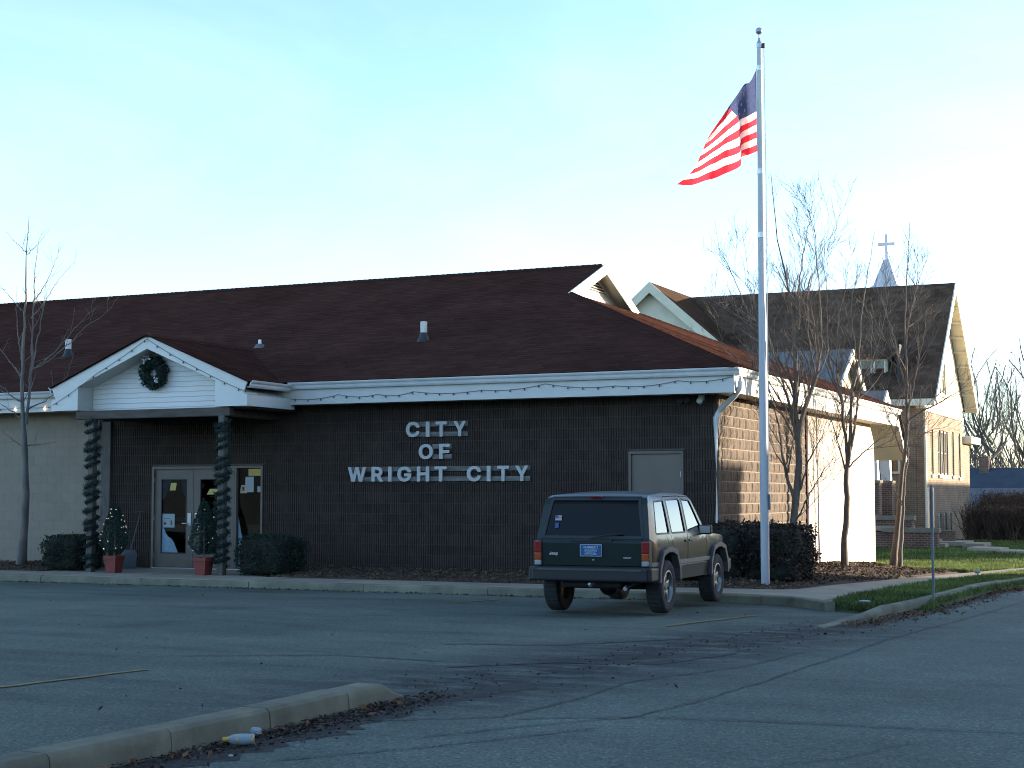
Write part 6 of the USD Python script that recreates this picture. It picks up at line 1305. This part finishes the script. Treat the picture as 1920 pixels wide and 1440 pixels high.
def twig_bush(x0, y0, x1, y1, h, lab, seed, n=2600):
    q = np.random.default_rng(seed); t = thing('twiggy_hedge', lab, 'hedge'); M = MB()
    for k in range(n // 8):
        b = np.array([q.uniform(x0, x1), q.uniform(y0, y1), gz(y0) - 0.05]); hh = h * q.uniform(0.75, 1.08)
        for j in range(3):
            d = np.array([q.normal() * 0.25, q.normal() * 0.25, 1.0]); p = [b, b + d * hh * 0.5 + q.normal(size=3) * 0.06, b + d * hh + q.normal(size=3) * 0.1]
            M.add(tube(p, [0.02, 0.014, 0.006], 3, cap=False), q.uniform(0, 1))
    obj('stems', M.mesh, 'twig_red', t, tone=M.tone)
    P = np.stack([q.uniform(x0, x1, n * 4), q.uniform(y0, y1, n * 4), gz(y0) + h * q.uniform(0.05, 1.0, n * 4) ** 0.8], -1); P += q.normal(size=P.shape) * 0.08
    obj('foliage', leaves(P, 0.09 * q.uniform(0.5, 1.3, n * 4), q, aspect=0.5), 'twig_red', t, tone=np.repeat(q.uniform(0, 1, n * 4), 4))
twig_bush(-10.3, 72.5, -7.8, 75.5, 1.9, 'reddish brown twiggy hedge right of the church gable', 90)
twig_bush(-9.6, 64.5, -7.2, 66.5, 1.35, 'low reddish hedge along the lawn in front of the church side', 91)
twig_bush(-7.0, 63.5, -5.0, 66.5, 1.5, 'reddish hedge at the right edge above the lawn', 92)
def far_tree(x, y, h, lab, seed, spread=0.8, n=7, r0=0.13):
    q = np.random.default_rng(seed); L_ = []
    trunk = [(0, 0, 0, r0), (0.1, h * 0.18, 0, r0 * 0.9), (q.normal() * 0.3, h * 0.4, 0, r0 * 0.65), (q.normal() * 0.6, h * 0.7, 0.3, r0 * 0.35), (q.normal() * 0.9, h, 0.2, 0.02)]
    n = n + 6
    for k in range(n):
        z0 = h * q.uniform(0.16, 0.55); a = q.choice([-1, 1]) * q.uniform(0.2, 0.75) * spread; b = q.normal() * 0.5 * spread; ln = h * q.uniform(0.32, 0.6)
        L_.append([(0.05, z0, 0, r0 * 0.5), (a * ln * 0.40 + q.normal() * .12, z0 + ln * 0.24, b * ln * 0.3, r0 * 0.36), (a * ln * 0.62 + q.normal() * .25, z0 + ln * 0.60, b * ln * 0.5, r0 * 0.2), (a * ln * 0.75 + q.normal() * .4, z0 + ln * 1.0, b * ln * 0.7, 0.03)])
    bare_tree(lab, (x, y, gz(y) - 0.2), trunk, L_, seed, 'bark_far', 2.2, h * 0.20, 2, 0.55, rmin=0.009)
far_tree(-13.6, 103, 11.5, 'spreading bare tree above the chimney of the low house', 101, 0.8, 9)
far_tree(-11.6, 108, 13.2, 'tall bare tree with forked dark limbs behind the low house', 102, 0.9, 9, 0.15)
far_tree(-8.4, 100, 12.5, 'bare tree at the right edge behind the white house', 103, 0.9, 9)
far_tree(-9.8, 118, 12.5, 'far bare tree between the low house and the white house', 104, 0.8, 8)
far_tree(-16.5, 116, 12.0, 'far bare tree just right of the church eave', 105, 0.8, 8)
far_tree(-9.4, 112, 13.0, 'tall bare tree left of the white house, behind the others', 107, 0.7, 9)
far_tree(-6.2, 84, 10.5, 'bare tree reaching into the right edge with long crooked limbs', 106, 1.25, 10, 0.16)
q = np.random.default_rng(110); M = MB()
for k in range(150):
    x, y = q.uniform(-40, 26), q.uniform(150, 190); h = q.uniform(5.5, 8.5); b = np.array([x, y, -0.6])
    for j in range(5):
        d = np.array([q.normal() * 0.28, q.normal() * 0.2, 1.0]); p = [b, b + d * h * 0.45, b + d * h * 0.8 + q.normal(size=3) * 0.3, b + d * h + q.normal(size=3) * 0.5]
        M.add(tube(p, [0.14, 0.09, 0.05, 0.02], 3, cap=False), q.uniform(0, 1)); twigs(M, p, [0.1, 0.07, 0.05, 0.02], q, 0, 1.2, h * 0.22, 0.4, 0.8, 0.02)
obj('far_wood', M.mesh, 'bark_far', tone=M.tone, label='grey line of distant bare trees on the horizon', kind='stuff')

# ------------------------------------------------------------------ unseen blocks out of view: they shade lot and road and darken reflections
def block(name, lab, x0, x1, y0, y1, h, mat='occluder_brick'):
    t = thing(name, lab, 'building'); obj('wall', box(x0, y0, -0.6, x1, y1, h - 0.3), mat, t); obj('parapet', box(x0 - 0.1, y0 - 0.1, h - 0.297, x1 + 0.1, y1 + 0.1, h), 'stone_cap', t)
    for k in range(int((y1 - y0) / 3)):
        for z in (1.0, 4.0):
            if z + 1.8 < h: w = obj('window', box(x0 - 0.03, y0 + 1 + k * 3, z, x0 - 0.004, y0 + 2.3 + k * 3, z + 1.6), 'white_trim', t); obj('pane', box(x0 - 0.036, y0 + 1.1 + k * 3, z + 0.1, x0 - 0.031, y0 + 2.2 + k * 3, z + 1.5), 'interior_dark', w)
block('brick_building', 'unseen long block across the street, out of view, shading the lot and the hall wall', 14, 26, -30, 47.7, 5.28)
block('brick_building', 'unseen block across the street, out of view, shading the lawn and the church base', 14, 24, 69.5, 118, 5.5)
block('brick_building', 'unseen dark block behind the camera, out of view, darkening reflections and the front wall', -90, 6, -44, -26, 9.0, 'dark_render')  # out of view, placed to cut sky light and darken glass reflections
